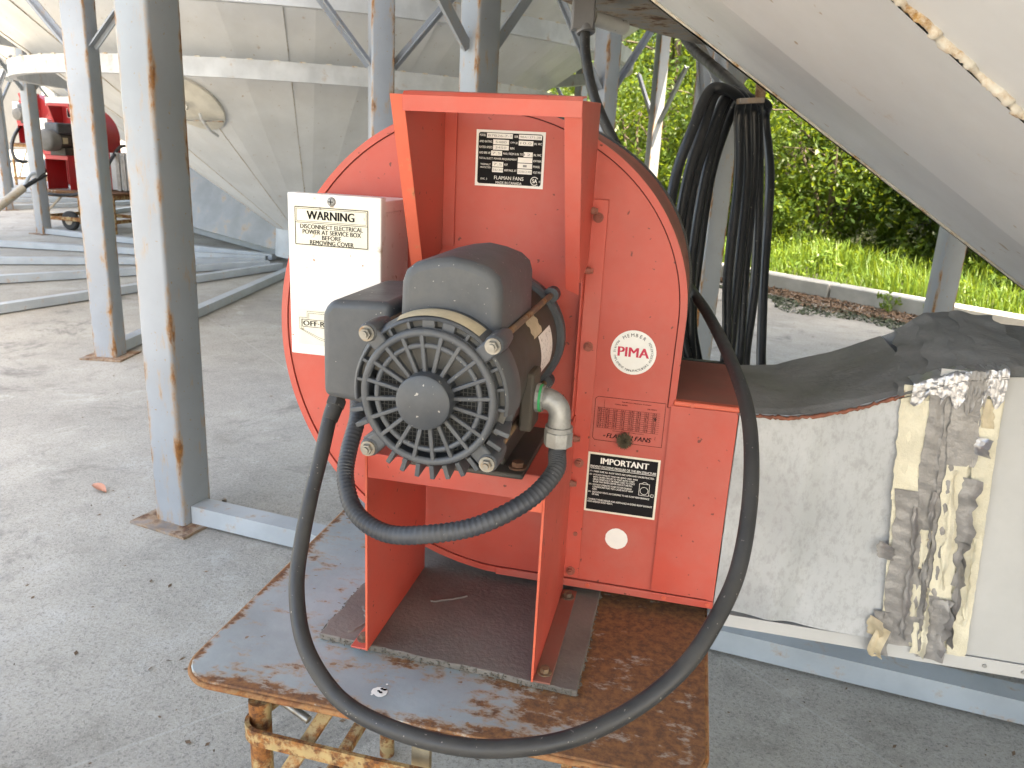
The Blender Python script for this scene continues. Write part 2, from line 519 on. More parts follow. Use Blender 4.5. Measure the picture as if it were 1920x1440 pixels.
def tag(o, label=None, cat=None, group=None, kind=None):
    if label: o['label'] = label
    if cat: o['category'] = cat
    if group: o['group'] = group
    if kind: o['kind'] = kind
    return o
def thing(name, label, cat, loc=(0, 0, 0), rz=0.0, group=None, scale=1.0):
    o = bpy.data.objects.new(name, None)
    col.objects.link(o)
    o.location = loc
    o.rotation_euler = (0, 0, rz)
    o.scale = (scale,) * 3
    o.empty_display_size = .1
    return tag(o, label, cat, group)
def put(name, me, parent=None, loc=(0, 0, 0), rz=0.0):
    o = bpy.data.objects.new(name, me)
    col.objects.link(o)
    o.parent = parent
    o.location = loc
    o.rotation_euler = (0, 0, rz)
    return o

def catmull(pts, n=8):
    P = [Vector(p) for p in pts]
    P = [P[0] * 2 - P[1]] + P + [P[-1] * 2 - P[-2]]
    out = []
    for i in range(1, len(P) - 2):
        a, b, c, d = P[i - 1:i + 3]
        for k in range(n):
            t = k / n
            out.append(.5 * ((2 * b) + (c - a) * t + (2 * a - 5 * b + 4 * c - d) * t * t + (3 * b - a - 3 * c + d) * t ** 3))
    out.append(P[-2])
    return out

_txt = {}
def glyphs(body, bold=0.0, shear=0.0):
    key = (body, bold, shear)
    if key not in _txt:
        cu = bpy.data.curves.new('t', 'FONT')
        cu.body = body
        cu.size = 1.0
        cu.offset = bold
        cu.shear = shear
        cu.resolution_u = 3
        ob = bpy.data.objects.new('t', cu)
        col.objects.link(ob)
        dg = bpy.context.evaluated_depsgraph_get()
        me = bpy.data.meshes.new_from_object(ob.evaluated_get(dg))
        vs = [tuple(v.co) for v in me.vertices]
        fs = [tuple(p.vertices) for p in me.polygons]
        col.objects.unlink(ob)
        bpy.data.objects.remove(ob)
        bpy.data.curves.remove(cu)
        bpy.data.meshes.remove(me)
        _txt[key] = (vs, fs)
    return _txt[key]
def text(mb, body, x0, x1, zc, h, y, bold=0.012, shear=0.0, cap=True):
    """letters fitted into the box x0..x1, centred on zc, cap height h, facing -y"""
    vs, fs = glyphs(body, 0.0, shear)
    if not vs:
        return
    ax0, ax1 = min(v[0] for v in vs), max(v[0] for v in vs)
    by0, by1 = min(v[1] for v in vs), max(v[1] for v in vs)
    sx = (x1 - x0) / (ax1 - ax0)
    sz = h / (by1 - by0)
    b = bold * 1.6 * sz
    for q, dx in enumerate((-b, 0, b) if bold > .005 else (0,)):
        mb.add([(x0 + b + (v[0] - ax0) * (sx - 2 * b / (ax1 - ax0)) + dx, y - q * .00003, zc - h / 2 + (v[1] - by0) * sz) for v in vs], fs)
def arc_text(mb, body, cx, cz, r, h, y, a_start, a_end, outward=True, bold=.012):
    """letters set round a circle; angles in degrees measured clockwise from the top"""
    n = len(body)
    for i, ch in enumerate(body):
        if ch == ' ':
            continue
        vs, fs = glyphs(ch, 0.0)
        a = R(a_start + (a_end - a_start) * i / max(n - 1, 1))
        w = (min(v[0] for v in vs) + max(v[0] for v in vs)) / 2
        k = h / .72
        out = []
        for v in vs:
            lx, lz = (v[0] - w) * k, (v[1] - .36) * k
            if outward:
                ex, ez, ux, uz = math.cos(a), -math.sin(a), math.sin(a), math.cos(a)
            else:
                ex, ez, ux, uz = -math.cos(a), math.sin(a), -math.sin(a), -math.cos(a)
            px, pz = cx + r * math.sin(a), cz + r * math.cos(a)
            out.append((px + lx * ex + lz * ux, y, pz + lx * ez + lz * uz))
        mb.add(out, fs)
def rect(mb, x0, x1, z0, z1, y):
    mb.add([(x0, y, z0), (x1, y, z0), (x1, y, z1), (x0, y, z1)], [(0, 1, 2, 3)])
def rrect(x0, x1, z0, z1, r, n=4):
    out = []
    for cx, cz, a in ((x1 - r, z0 + r, -90), (x1 - r, z1 - r, 0), (x0 + r, z1 - r, 90), (x0 + r, z0 + r, 180)):
        for k in range(n + 1):
            t = R(a + 90 * k / n)
            out.append((cx + r * math.cos(t), cz + r * math.sin(t)))
    return out
def disc(mb, cx, cz, r, y, n=40):
    mb.add([(cx + r * math.cos(2 * math.pi * k / n), y, cz + r * math.sin(2 * math.pi * k / n)) for k in range(n)], [tuple(range(n))])
def line2(mb, pts, w, y):
    for (xa_, za_), (xb_, zb_) in zip(pts[:-1], pts[1:]):
        d = Vector((xb_ - xa_, zb_ - za_))
        n = Vector((-d.y, d.x)).normalized() * w / 2
        mb.add([(xa_ + n.x, y, za_ + n.y), (xa_ - n.x, y, za_ - n.y), (xb_ - n.x, y, zb_ - n.y), (xb_ + n.x, y, zb_ + n.y)], [(0, 1, 2, 3)])

# ------------------------------------------------------------------ the setting
BIN = [Vector((2.891, .995, 0)), Vector((-2.491, 9.517, 0)), Vector((-7.25, 18.3, 0))]
KD = Vector((.60, -.80, 0))
KN = Vector((.80, .60, 0))
K0 = Vector((3.56, 8.98, 0))
def kp(t, n, z=0.0):
    return K0 + KD * t + KN * n + Vector((0, 0, z))

g = MB()
S = 150
g.add([(-S, -S, -.06), (S, -S, -.06), (S, S, -.06), (-S, S, -.06)], [(0, 1, 2, 3)])
tag(g.build('ground', 'soil'), kind='structure')
g = MB()
g.prism_z([tuple(kp(16, 0)[:2]), tuple(kp(-30, 0)[:2]), tuple(kp(-30, -22)[:2]), tuple(kp(16, -22)[:2])], -.3, 0)
tag(g.build('concrete_slab', 'concrete'), kind='structure')
g = MB()
def turf_pt(a, b):
    t, n = 14 - 44 * a, .22 + 26 * b
    z = -.03 + .05 * math.sin(t * 1.3) * math.cos(n * 1.7) + .10 * min(1, n / 3) + .03 * n
    return tuple(kp(t, n, z))
g.grid(60, 34, turf_pt)
tag(g.build('grass_bank', 'turf', smooth=60), kind='structure')
for i in range(14):
    t0 = -30 + i * 3.0
    k = MB()
    a, b = kp(t0 + .012, -.02), kp(t0 + 2.988, -.02)
    a2, b2 = kp(t0 + .012, .22), kp(t0 + 2.988, .22)
    k.prism_z([tuple(p[:2]) for p in (a, b, b2, a2)], .001, .17)
    o = k.build('kerb' if i == 0 else 'kerb', 'kerb', bevel=.015)
    tag(o, kind='structure')

# ------------------------------------------------------------------ hopper bins
LEG_R = 4.50
NP, NF = 16, 5
def make_bin_meshes(CK, CZ0, ra, za, rb, zb, flat=True):
    def cz(r):
        return CZ0 + CK * r
    ltop = cz(LEG_R - .08) - .01
    ms = {}
    # folded sheet of the cone
    pm = MB()
    rs = [.40, 1.0, 1.7, 2.4, 3.1, 3.8, 4.62]
    pitch = 2 * math.pi / NP
    vs, fs = [], []
    for r in rs:
        for j in range(NF + 1):
            a = pitch * (j / NF)
            rr = r * (1.0055 if j % 2 else 1.0)
            vs.append((rr * math.cos(a), rr * math.sin(a), cz(r)))
    w = NF + 1
    for i in range(len(rs) - 1):
        for j in range(NF):
            fs.append((i * w + j, i * w + j + 1, (i + 1) * w + j + 1, (i + 1) * w + j))
    pm.add(vs, fs)
    ms['panel'] = pm.mesh('cone_panel', 'cone', fix=False)
    rr = random.Random(3)
    sm = MB()
    path, rad = [], []
    for i in range(60):
        r = .42 + (4.55 - .42) * i / 59
        path.append((r, .0025 * rr.uniform(-1, 1), cz(r) - .002))
        rad.append(.0036 * rr.uniform(.7, 1.3))
    sm.tube(path, rad, 6)
    ms['seam'] = sm.mesh('weld_seam', 'weld', smooth=60)
    # close weld: overlapping lumps, as on the bin over the camera
    sm = MB()
    path, rad = [], []
    n = 1500
    for i in range(n):
        r = .42 + (4.55 - .42) * i / (n - 1)
        path.append((r, .0025 * math.sin(i * .37) + .0012 * rr.uniform(-1, 1), cz(r) - .001))
        rad.append(.0062 * (1 + .15 * math.sin(i * .8) + .12 * math.sin(i * .23) + rr.uniform(-.22, .22)))
    sm.tube(path, rad, 8)
    ms['seam_near'] = sm.mesh('weld_seam', 'weld', smooth=70)
    lm = MB()
    hw = .073
    lm.prism_z([(x, y) for x, y in rrect(-hw, hw, -hw, hw, .014, 3)], .012, ltop)
    ms['leg'] = lm.mesh('leg', 'leg', smooth=40)
    bm_ = MB()
    bm_.box(-.135, .135, -.135, .135, .001, .0115)
    ms['base_plate'] = bm_.mesh('base_plate', 'plate_rust')
    bt = MB()
    bt.cyl((0, 0, .0), (0, 0, .022), .016, n=6)
    bt.cyl((0, 0, .022), (0, 0, .05), .009, n=8)
    ms['anchor_bolt'] = bt.mesh('anchor_bolt', 'bolt')
    for sg in (-1, 1):
        br = MB()
        y0, y1 = sg * (hw + .001), sg * .62
        br.bar((0, y0, 1.90), (0, y1, 2.55), .055, .012, (1, 0, 0))
        br.bar((.024, y0, 1.90), (.024, y1, 2.55), .006, .05, (1, 0, 0))
        ms['brace%d' % sg] = br.mesh('brace', 'leg')
    be = MB()
    be.box(.55, LEG_R - hw - .001, -.042, .042, .012, .082)
    ms['beam'] = be.mesh('base_beam', 'beam')
    # wide hollow ring round the cone
    rg = MB()
    rg.lathe_z([(ra - (.2 if flat else .07), za + .145), (ra, za + .145), (ra, za)], 96)
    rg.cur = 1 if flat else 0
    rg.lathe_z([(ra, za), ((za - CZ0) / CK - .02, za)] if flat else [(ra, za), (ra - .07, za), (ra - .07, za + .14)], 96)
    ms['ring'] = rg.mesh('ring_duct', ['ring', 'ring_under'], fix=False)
    tb = MB()
    for k in range(90):
        a = 2 * math.pi * k / 90
        p = Vector(((ra + .002) * math.cos(a), (ra + .002) * math.sin(a), za + .147))
        t = Vector((-math.sin(a), math.cos(a), 0))
        tb.bar(p - t * .022, p + t * .022, .012, .010)
    ms['tabs'] = tb.mesh('weld_tabs', 'weld')
    rg = MB()
    rg.lathe_z([(rb - (.2 if flat else .07), zb + .145), (rb, zb + .145), (rb, zb)], 96)
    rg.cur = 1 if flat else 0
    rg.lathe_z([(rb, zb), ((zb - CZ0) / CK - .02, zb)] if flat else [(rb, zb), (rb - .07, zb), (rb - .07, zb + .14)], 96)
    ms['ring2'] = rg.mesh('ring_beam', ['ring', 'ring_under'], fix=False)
    tb = MB()
    for k in range(112):
        a = 2 * math.pi * k / 112
        p = Vector(((rb + .002) * math.cos(a), (rb + .002) * math.sin(a), zb + .147))
        t = Vector((-math.sin(a), math.cos(a), 0))
        tb.bar(p - t * .022, p + t * .022, .012, .010)
    ms['tabs2'] = tb.mesh('weld_tabs', 'weld')
    wl = MB()
    w0 = cz(4.62) + .01
    prof = [(4.62, w0)]
    z = w0 + .01
    while z < 11.0:
        prof += [(4.62, z), (4.65, z + .1)]
        z += .2
    prof += [(4.66, 11.0)]
    wl.lathe_z(prof, 64)
    ms['wall'] = wl.mesh('wall', 'wall', smooth=50)
    rf = MB()
    rf.lathe_z([(4.85, 10.95), (.5, 13.2), (.5, 13.45), (.01, 13.5)], 48)
    ms['roof'] = rf.mesh('roof', 'wall', smooth=20)
    hb = MB()
    hb.lathe_z([(.40, cz(.4) - .003), (.42, .12), (.36, .10)], 32)
    ms['outlet'] = hb.mesh('outlet_collar', 'beam', smooth=40)
    eb = MB()
    eb.lathe_z([(4.595, w0 - .22), (4.66, w0 - .22), (4.66, w0), (4.625, w0)], 96)
    ms['eave'] = eb.mesh('eave_beam', 'ring', smooth=40)
    return ms
BMS = [make_bin_meshes(.67, -.10, 3.2, 1.855, 3.9, 2.27), make_bin_meshes(.723, .156, 2.903, 1.877, 3.64, 2.322, False)]
def make_bin(i, label, leg_phase, cone_phase, legs, nudge={}):
    BM = BMS[min(i, 1)]
    b = thing('hopper_bin', label, 'grain bin', BIN[i], 0, 'hopper bottom grain bins standing in a row')
    for k in range(NP):
        a = R(cone_phase) + 2 * math.pi * k / NP
        p = put('cone_panel', BM['panel'], b, rz=a)
        put('weld_seam', BM['seam_near'] if i == 0 and k == 1 else BM['seam'], p)
    r1 = put('ring_duct', BM['ring'], b)
    tag(put('weld_tabs', BM['tabs'], r1), kind='stuff')
    r2 = put('ring_beam', BM['ring2'], b)
    tag(put('weld_tabs', BM['tabs2'], r2), kind='stuff')
    put('eave_beam', BM['eave'], b)
    put('wall', BM['wall'], b)
    put('roof', BM['roof'], b)
    put('outlet_collar', BM['outlet'], b)
    for k in legs:
        a = R(leg_phase + 22.5 * k + nudge.get(k, 0))
        l = put('leg', BM['leg'], b, (LEG_R * math.cos(a), LEG_R * math.sin(a), 0), a)
        put('base_plate', BM['base_plate'], l)
        put('anchor_bolt', BM['anchor_bolt'], l, (-.105, -.105, .0115))
        put('brace', BM['brace-1'], l)
        put('brace', BM['brace1'], l)
        sw = R(4.1) if i == 0 and k == 0 else 0.0     # this beam is set a little off the radius
        be = put('base_beam', BM['beam'], b, (LEG_R * (math.cos(a) - math.cos(a + sw)), LEG_R * (math.sin(a) - math.sin(a + sw)), 0), a + sw)
    return b
bin0 = make_bin(0, 'grey hopper bin whose sloping cone hangs over the patched duct, closest to camera', 156.7, 160.1, range(16))
bin1 = make_bin(1, 'grey hopper bin behind the red fan with an oval manhole in its cone', 267.9, 259.0, range(16), {11: 3.2})
bin2 = make_bin(2, 'farthest hopper bin in the row, showing only a sliver beyond the leaning tow bar', 268, 262, range(16))

# manhole in the cone of the second bin
def cone_frame(a, r):
    """point and axes on the underside of the cone, in bin coordinates"""
    p = Vector((r * math.cos(a), r * math.sin(a), .156 + .723 * r))
    s_ = Vector((math.cos(a), math.sin(a), .723)).normalized()
    t_ = Vector((-math.sin(a), math.cos(a), 0))
    n_ = t_.cross(s_)
    if n_.z > 0:
        n_ = -n_
    return p, t_, s_, n_
p, t_, s_, n_ = cone_frame(R(-103.6), 2.16)
def mh(lx, ly, h):
    return p + t_ * lx + s_ * ly + n_ * h
mb = MB()
NN = 40
ring0 = [mh(.30 * math.cos(2 * math.pi * k / NN), .36 * math.sin(2 * math.pi * k / NN), .0) for k in range(NN)]
ring1 = [mh(.30 * math.cos(2 * math.pi * k / NN), .36 * math.sin(2 * math.pi * k / NN), .025) for k in range(NN)]
ring2 = [mh(.275 * math.cos(2 * math.pi * k / NN), .335 * math.sin(2 * math.pi * k / NN), .035) for k in range(NN)]
mb.add(ring0 + ring1 + ring2, [(k, (k + 1) % NN, NN + (k + 1) % NN, NN + k) for k in range(NN)] + [(NN + k, NN + (k + 1) % NN, 2 * NN + (k + 1) % NN, 2 * NN + k) for k in range(NN)] + [tuple(range(2 * NN, 3 * NN))])
mh_o = mb.build('manhole', 'manhole', bin1, smooth=30)
mb = MB()
mb.bar(mh(-.27, -.16, .08), mh(.27, -.16, .08), .02, .015)
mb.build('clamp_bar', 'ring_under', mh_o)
mb = MB()
mb.tube([mh(.09, -.06, .075), mh(.10, -.10, .11), mh(.10, -.24, .12), mh(.105, -.36, .09)], .014, 8)
mb.build('handle', 'ring', mh_o, smooth=60)
mb = MB()
mb.bar(mh(-.12, .06, .085), mh(.02, .02, .085), .03, .04)
mb.build('hinge', 'manhole', mh_o)

# ------------------------------------------------------------------ the cart (rusty stand) of the main fan
TZ = .625
def FB(u, e, z):
    return W(u, e, z)
cart_c = (-.304, 1.24, 0)
CB = (cart_c[0], cart_c[1], 0)
cart = thing('fan_cart', 'rusty grey-topped steel cart with yellow frame carrying the red fan up front', 'cart', W(*cart_c), YAW, 'carts carrying the fans')
mb = MB()
poly = rrect(-.703, .097, .905, 1.585, .062, 8)
mb.prism_z(poly, TZ - .009, TZ)
mb.build('tabletop', 'tabletop', cart, CB, bevel=.002)
mb = MB()   # rolled rim
rim = [(u, e, TZ - .008) for u, e in rrect(-.704, .098, .904, 1.586, .063, 10)]
mb.tube(rim, .0048, 8, closed=True)
mb.build('rim', 'rim_rust', cart, CB, smooth=60)
legs_ue = [(-.588, .952), (.0, .98), (-.588, 1.5), (.0, 1.5)]
for (u, e) in legs_ue:
    mb = MB()
    mb.cyl((u, e, .001), (u, e, TZ - .055), .0175, n=20)
    lg = mb.build('leg', 'yellow', cart, CB, smooth=40)
    mb = MB()
    mb.cyl((u, e, TZ - .066), (u, e, TZ - .062), .034, n=24)
    mb.build('washer', 'dark_rust', lg, smooth=40)
    mb = MB()
    mb.cyl((u, e, TZ - .061), (u, e, TZ - .012), .0165, n=20)
    mb.cyl((u, e, TZ - .03), (u, e, TZ - .0125), .022, n=20)
    mb.build('collar', 'kerb', lg, smooth=40)
mb = MB()
mb.cyl((-.575, .965, TZ - .05), (-.500, .945, TZ - .068), .0065, n=10)
mb.build('locking_pin', 'bolt', cart, CB, smooth=40)
# flat bar bumper bent round the corner
def flat_bar(path, h, t):
    mb = MB()
    P = [Vector(q) for q in path]
    vs, fs = [], []
    L = len(P)
    for i in range(L):
        d = (P[min(i + 1, L - 1)] - P[max(i - 1, 0)])
        d.z = 0
        n = Vector((-d.y, d.x, 0)).normalized() * (t / 2)
        for q in (n + Vector((0, 0, h / 2)), -n + Vector((0, 0, h / 2)), -n - Vector((0, 0, h / 2)), n - Vector((0, 0, h / 2))):
            vs.append(P[i] + q)
    for i in range(L - 1):
        for k in range(4):
            fs.append((i * 4 + k, i * 4 + (k + 1) % 4, (i + 1) * 4 + (k + 1) % 4, (i + 1) * 4 + k))
    fs += [(0, 1, 2, 3), tuple((L - 1) * 4 + k for k in (3, 2, 1, 0))]
    return mb.add(vs, fs)
bp = [(-.560, 1.12, .548), (-.578, 1.00, .544), (-.594, .955, .54)]
for k in range(9):
    a = R(180 + 90 * k / 8)
    bp.append((-.566 + .034 * math.cos(a), .940 + .030 * math.sin(a), .535))
bp += [(-.40, .910, .532), (-.20, .912, .530), (.02, .915, .53)]
flat_bar(bp, .026, .007).build('bumper_bar', 'yellow', cart, CB, smooth=50)
mb = MB()
mb.bar((-.455, 1.02, .607), (-.525, .86, .475), .006, .022, (1, 0, 0))
mb.build('diagonal_brace', 'yellow', cart, CB)
mb = MB()
mb.bar((-.318, .955, .612), (-.318, .955, .30), .03, .012, (0, 1, 0))
mb.build('wooden_stay', 'wood', cart, CB, bevel=.002)
mb = MB()
mb.tube([(-.318, .945, .598), (-.318, .938, .575), (-.314, .945, .56)], .004, 8)
mb.build('hasp', 'bolt', cart, CB, smooth=50)
for e in (.96, 1.5):
    mb = MB()
    mb.bar((-.588, e, .16), (.0, e, .16), .025, .025)
    mb.build('lower_rail', 'yellow', cart, CB)
for u in (-.60, .0):
    mb = MB()
    mb.bar((u, .97, .185), (u, 1.5, .185), .022, .022)
    mb.build('lower_rail', 'yellow', cart, CB)
mb = MB()
mb.box(-.10, -.085, .925, .99, TZ - .05, TZ - .0095)
mb.build('edge_bracket', 'yellow', cart, CB)

# rubber mat
mat_o = thing('rubber_mat', 'dusty brown rubber mat with frayed edge under the fan stand', 'mat', W(-.32, 1.2, TZ), YAW)
rr = random.Random(5)
def edge_pts(a, b, n, amp):
    return [(a[0] + (b[0] - a[0]) * i / n + rr.uniform(-amp, amp), a[1] + (b[1] - a[1]) * i / n + rr.uniform(-amp, amp)) for i in range(n)]
mp = edge_pts((-.535, 1.052), (-.097, 1.030), 26, .0015) + edge_pts((-.097, 1.030), (-.095, 1.50), 12, .001) + edge_pts((-.095, 1.50), (-.520, 1.50), 12, .001) + edge_pts((-.520, 1.50), (-.535, 1.052), 22, .004)
mb = MB()
mb.prism_z(mp, TZ + .0005, TZ + .0115)
mb.build('sheet', 'mat', mat_o, (-.32, 1.2, TZ), bevel=.002)
mb = MB()
for q in range(len(mp)):
    a, b = Vector((*mp[q], 0)), Vector((*mp[(q + 1) % len(mp)], 0))
    for j in range(7):
        c = a.lerp(b, rr.random())
        d = Vector((rr.uniform(-1, 1), rr.uniform(-1, 1), 0)).normalized() * rr.uniform(.002, .006)
        mb.bar(c + Vector((0, 0, TZ + rr.uniform(.002, .012))), c + d + Vector((0, 0, TZ + rr.uniform(.001, .010))), .0016, .0016)
tag(mb.build('frayed_threads', 'mat_edge', mat_o, (-.32, 1.2, TZ)), kind='stuff')
for pa, pb in (((-.50, 1.15), (-.47, 1.11)), ((-.39, 1.20), (-.33, 1.235)), ((-.47, 1.11), (-.49, 1.07))):
    mb = MB()
    pts = [Vector((pa[0] + (pb[0] - pa[0]) * t / 8 + rr.uniform(-.003, .003), pa[1] + (pb[1] - pa[1]) * t / 8 + rr.uniform(-.003, .003), TZ + .0115)) for t in range(9)]
    mb.tube(pts, .0026, 6)
    mb.build('crack_ridge', 'mat', mat_o, (-.32, 1.2, TZ), smooth=50)

# ------------------------------------------------------------------ centrifugal fan
FBASE = (-.30, 1.315, .637)
AX, AZ = -.29, 1.131
def scroll_r(t):
    b = .018 * math.sin(math.pi * (t - 1.2) / 3.45) if 1.2 < t < 4.65 else 0.0
    return .2915 + .0405 * t + b
def outline(off, n=110):
    pts = []
    for k in range(n + 1):
        t = R(6 + 263 * k / n)
        r = scroll_r(t) - off
        pts.append((AX + r * math.cos(t), max(AZ + r * math.sin(t), .651 + off)))
    pts += [(.0, .651 + off), (.107 - off, .651 + off), (.107 - off, 1.029 - off), (.002 - off, 1.029 - off)]
    return pts
def strip_between(mb, A, B, y):
    n = len(A)
    mb.add([(x, y, z) for x, z in A] + [(x, y, z) for x, z in B], [(i, (i + 1) % n, n + (i + 1) % n, n + i) for i in range(n)])
def hexhead(mb, p, d, r, h, n=6):
    p, d = Vector(p), Vector(d)
    mb.cyl(p, p + d * h, r, n=n)

def make_fan(root, near=True, red='red', motor_style='grille', box_scale=1.0):
    def B(mb, name, mat, parent=None, **kw):
        return mb.build(name, mat, parent or root, FBASE, **kw)
    def sub(mb, name, mat, parent, **kw):
        return mb.build(name, mat, parent, FBASE, **kw)
    # housing
    mb = MB(); mb.prism_y(outline(.0135), 1.3145, 1.3165)
    front = B(mb, 'front_panel', red)
    mb = MB(); mb.prism_y(outline(.004), 1.3170, 1.3180)
    B(mb, 'joint_backing', 'red_line')
    mb = MB(); strip_between(mb, outline(0), outline(.0115), 1.3120)
    strip_between(mb, outline(.0115), outline(.0115), 1.3120)
    A_, n_o = outline(.0115), len(outline(0))
    mb.add([(x, 1.3120, z) for x, z in A_] + [(x, 1.3165, z) for x, z in A_], [(i, (i + 1) % n_o, n_o + (i + 1) % n_o, n_o + i) for i in range(n_o)])
    O_ = outline(0)
    mb.add([(x, 1.3120, z) for x, z in O_] + [(x, 1.324, z) for x, z in O_], [(i, (i + 1) % n_o, n_o + (i + 1) % n_o, n_o + i) for i in range(n_o)])
    B(mb, 'rim', red, fix=False)
    mb = MB(); mb.prism_y(outline(.001), 1.3241, 1.61, caps=False)
    B(mb, 'scroll_wrap', 'red_dusty' if near else red, smooth=40)
    mb = MB(); mb.prism_y(outline(-.003), 1.6102, 1.625)
    B(mb, 'back_flange', 'rubber' if near else red, smooth=40)
    mb = MB(); mb.box(-.0045, .1065, 1.3098, 1.3140, .6665, 1.0215)
    op = B(mb, 'outlet_panel', red)
    mb = MB(); mb.box(-.296, .1072, 1.3085, 1.3120, .6495, .6640)
    B(mb, 'bottom_lip', red, bevel=.0012)
    mb = MB(); mb.box(-.001, .1075, 1.3085, 1.3250, 1.0225, 1.0312)
    B(mb, 'outlet_edge', 'red_edge' if near else red, bevel=.002)
    mb = MB(); mb.box(.001, .107, 1.3252, 1.609, 1.0292, 1.0305)
    B(mb, 'outlet_top', 'red_dusty' if near else red)
    # bolted angle
    mb = MB(); mb.box(-.1680, -.1385, 1.3088, 1.3122, .670, 1.355)
    ang = B(mb, 'mounting_angle', red, bevel=.0012)
    mb = MB(); mb.box(-.1712, -.1682, 1.286, 1.3122, .985, 1.348)
    sub(mb, 'angle_flange', red, ang, bevel=.001)
    if near:
        for z in (1.326, 1.110, .897, .682):
            mb = MB(); hexhead(mb, (-.1535, 1.3087, z), (0, -1, 0), .0085, .002, 16); hexhead(mb, (-.1535, 1.3067, z), (0, -1, 0), .0062, .006)
            mb.cyl((-.1535, 1.3007, z), (-.1535, 1.297, z), .0035, n=10)
            sub(mb, 'bolt', 'red_dusty', ang, smooth=30)
        for z in (1.337, 1.240, .945, .86):
            mb = MB(); hexhead(mb, (-.1681, 1.298, z), (1, 0, 0), .0058, .009, 10); hexhead(mb, (-.1591, 1.298, z), (1, 0, 0), .0048, .005, 6)
            sub(mb, 'bolt', 'red_dusty', ang, smooth=30)
        mb = MB(); hexhead(mb, (-.150, 1.3087, .758), (0, -1, 0), .004, .002, 12)
        sub(mb, 'rivet', 'red_dusty', ang, smooth=30)
        for k, (x, z) in enumerate(((.02, .6575), (.098, .6575), (-.12, .6575), (.03, 1.0265))):
            mb = MB(); hexhead(mb, (x, 1.3084, z), (0, -1, 0), .0042, .0018, 12)
            B(mb, 'rivet', 'red_edge', smooth=30)
    # hood bracket above the motor
    def side_plate(u0, u1, name):
        mb = MB(); mb.prism_x([(1.3118, 1.502), (1.116, 1.492), (1.216, 1.232), (1.235, 1.228), (1.3118, 1.255)], u0, u1)
        return B(mb, name, red, bevel=.0008)
    lp = side_plate(-.4215, -.4190, 'bracket_side')
    rp = side_plate(-.1665, -.1640, 'bracket_side')
    mb = MB()
    for (y0, z0), (y1, z1) in (((1.114, 1.492), (1.214, 1.232)),):
        mb.add([(-.4390, y0, z0), (-.4190, y0, z0), (-.4190, y1, z1), (-.4390, y1, z1), (-.4390, y0 + .002, z0), (-.4190, y0 + .002, z0), (-.4190, y1 + .002, z1), (-.4390, y1 + .002, z1)],
               [(0, 1, 2, 3), (7, 6, 5, 4), (0, 3, 7, 4), (1, 5, 6, 2), (0, 4, 5, 1), (3, 2, 6, 7)])
    sub(mb, 'bracket_flange', 'red_edge' if near else red, lp)
    mb = MB()
    y0, z0, y1, z1 = 1.114, 1.476, 1.216, 1.216
    mb.add([(-.1880, y0, z0), (-.1638, y0, z0 + .01), (-.1638, y1, z1 - .004), (-.1860, y1, z1 + .004), (-.1880, y0 + .002, z0), (-.1638, y0 + .002, z0 + .01), (-.1638, y1 + .002, z1 - .004), (-.1860, y1 + .002, z1 + .004)],
           [(0, 1, 2, 3), (7, 6, 5, 4), (0, 3, 7, 4), (1, 5, 6, 2), (0, 4, 5, 1), (3, 2, 6, 7)])
    sub(mb, 'bracket_flange', red, rp, bevel=.0008)
    mb = MB()
    mb.box(-.4185, -.398, 1.3085, 1.3117, 1.262, 1.494)
    sub(mb, 'bracket_flange', red, lp)
    mb = MB()
    prof = [(1.114, 1.470), (1.112, 1.491), (1.118, 1.4965), (1.150, 1.500), (1.150, 1.498), (1.119, 1.4945), (1.1145, 1.490), (1.1165, 1.470)]
    mb.prism_x(prof, -.4195, -.1640)
    B(mb, 'bracket_top', red, smooth=30)
    # stand
    for s_, u0, u1, f0, f1 in ((-1, -.4415, -.4385, -.4680, -.4415), (1, -.1685, -.1655, -.1655, -.1385)):
        mb = MB()
        mb.prism_x([(1.031, .637), (1.3115, .637), (1.3115, .985), (1.031, .985)], u0, u1)
        pl = B(mb, 'stand_plate', red, bevel=.0008)
        mb = MB(); mb.box(f0, f1, 1.031, 1.3115, .6372, .6402)
        sub(mb, 'stand_foot', red if s_ < 0 else 'red_dusty', pl, bevel=.0008)
        if near:
            mb = MB(); mb.box(u0 - .0002, u1 + .0002, 1.0296, 1.0309, .638, .985)
            sub(mb, 'bare_edge', 'red_edge', pl)
            for e in (1.055, 1.285):
                uc = (f0 + f1) / 2
                mb = MB(); mb.cyl((uc, e, .6403), (uc, e, .6425), .0115, n=18); mb.cyl((uc, e, .6425), (uc, e, .650), .0075, n=6)
                sub(mb, 'bolt', 'rod', pl, smooth=30)
    mb = MB(); mb.box(-.4384, -.1686, 1.0335, 1.3117, .9768, .9800)
    pf = B(mb, 'motor_platform', red)
    mb = MB(); mb.box(-.4384, -.1686, 1.0305, 1.0334, .9400, .9800)
    sub(mb, 'platform_lip', red, pf, bevel=.001)
    if near:
        mb = MB(); mb.box(-.188, -.1687, 1.0270, 1.0304, .925, .952); hexhead(mb, (-.1655, 1.045, .955), (1, 0, 0), .006, .006)
        sub(mb, 'lip_tab', 'red_edge', pf)
    # control box
    bx = MB()
    u0, u1, zb0, zb1 = -.630, -.481, 1.088, 1.334
    if box_scale != 1:
        u1 = u0 + (u1 - u0) * box_scale; zb0 = zb1 - (zb1 - zb0) * box_scale
    bx.box(u0, u1, 1.196, 1.3116, zb0, zb1)
    cb = B(bx, 'control_box', 'white_box', bevel=.002)
    bx = MB(); bx.box(u0 - .003, u1 + .003, 1.185, 1.3114, zb1 - .016, zb1 + .0025)
    if near:
        sub(bx, 'box_lid', 'white_box', cb, bevel=.0015)
    bx = MB(); bx.box(u0 - .005, u1 + .005, 1.175, 1.1955, zb0 - .008, zb1 + .009)
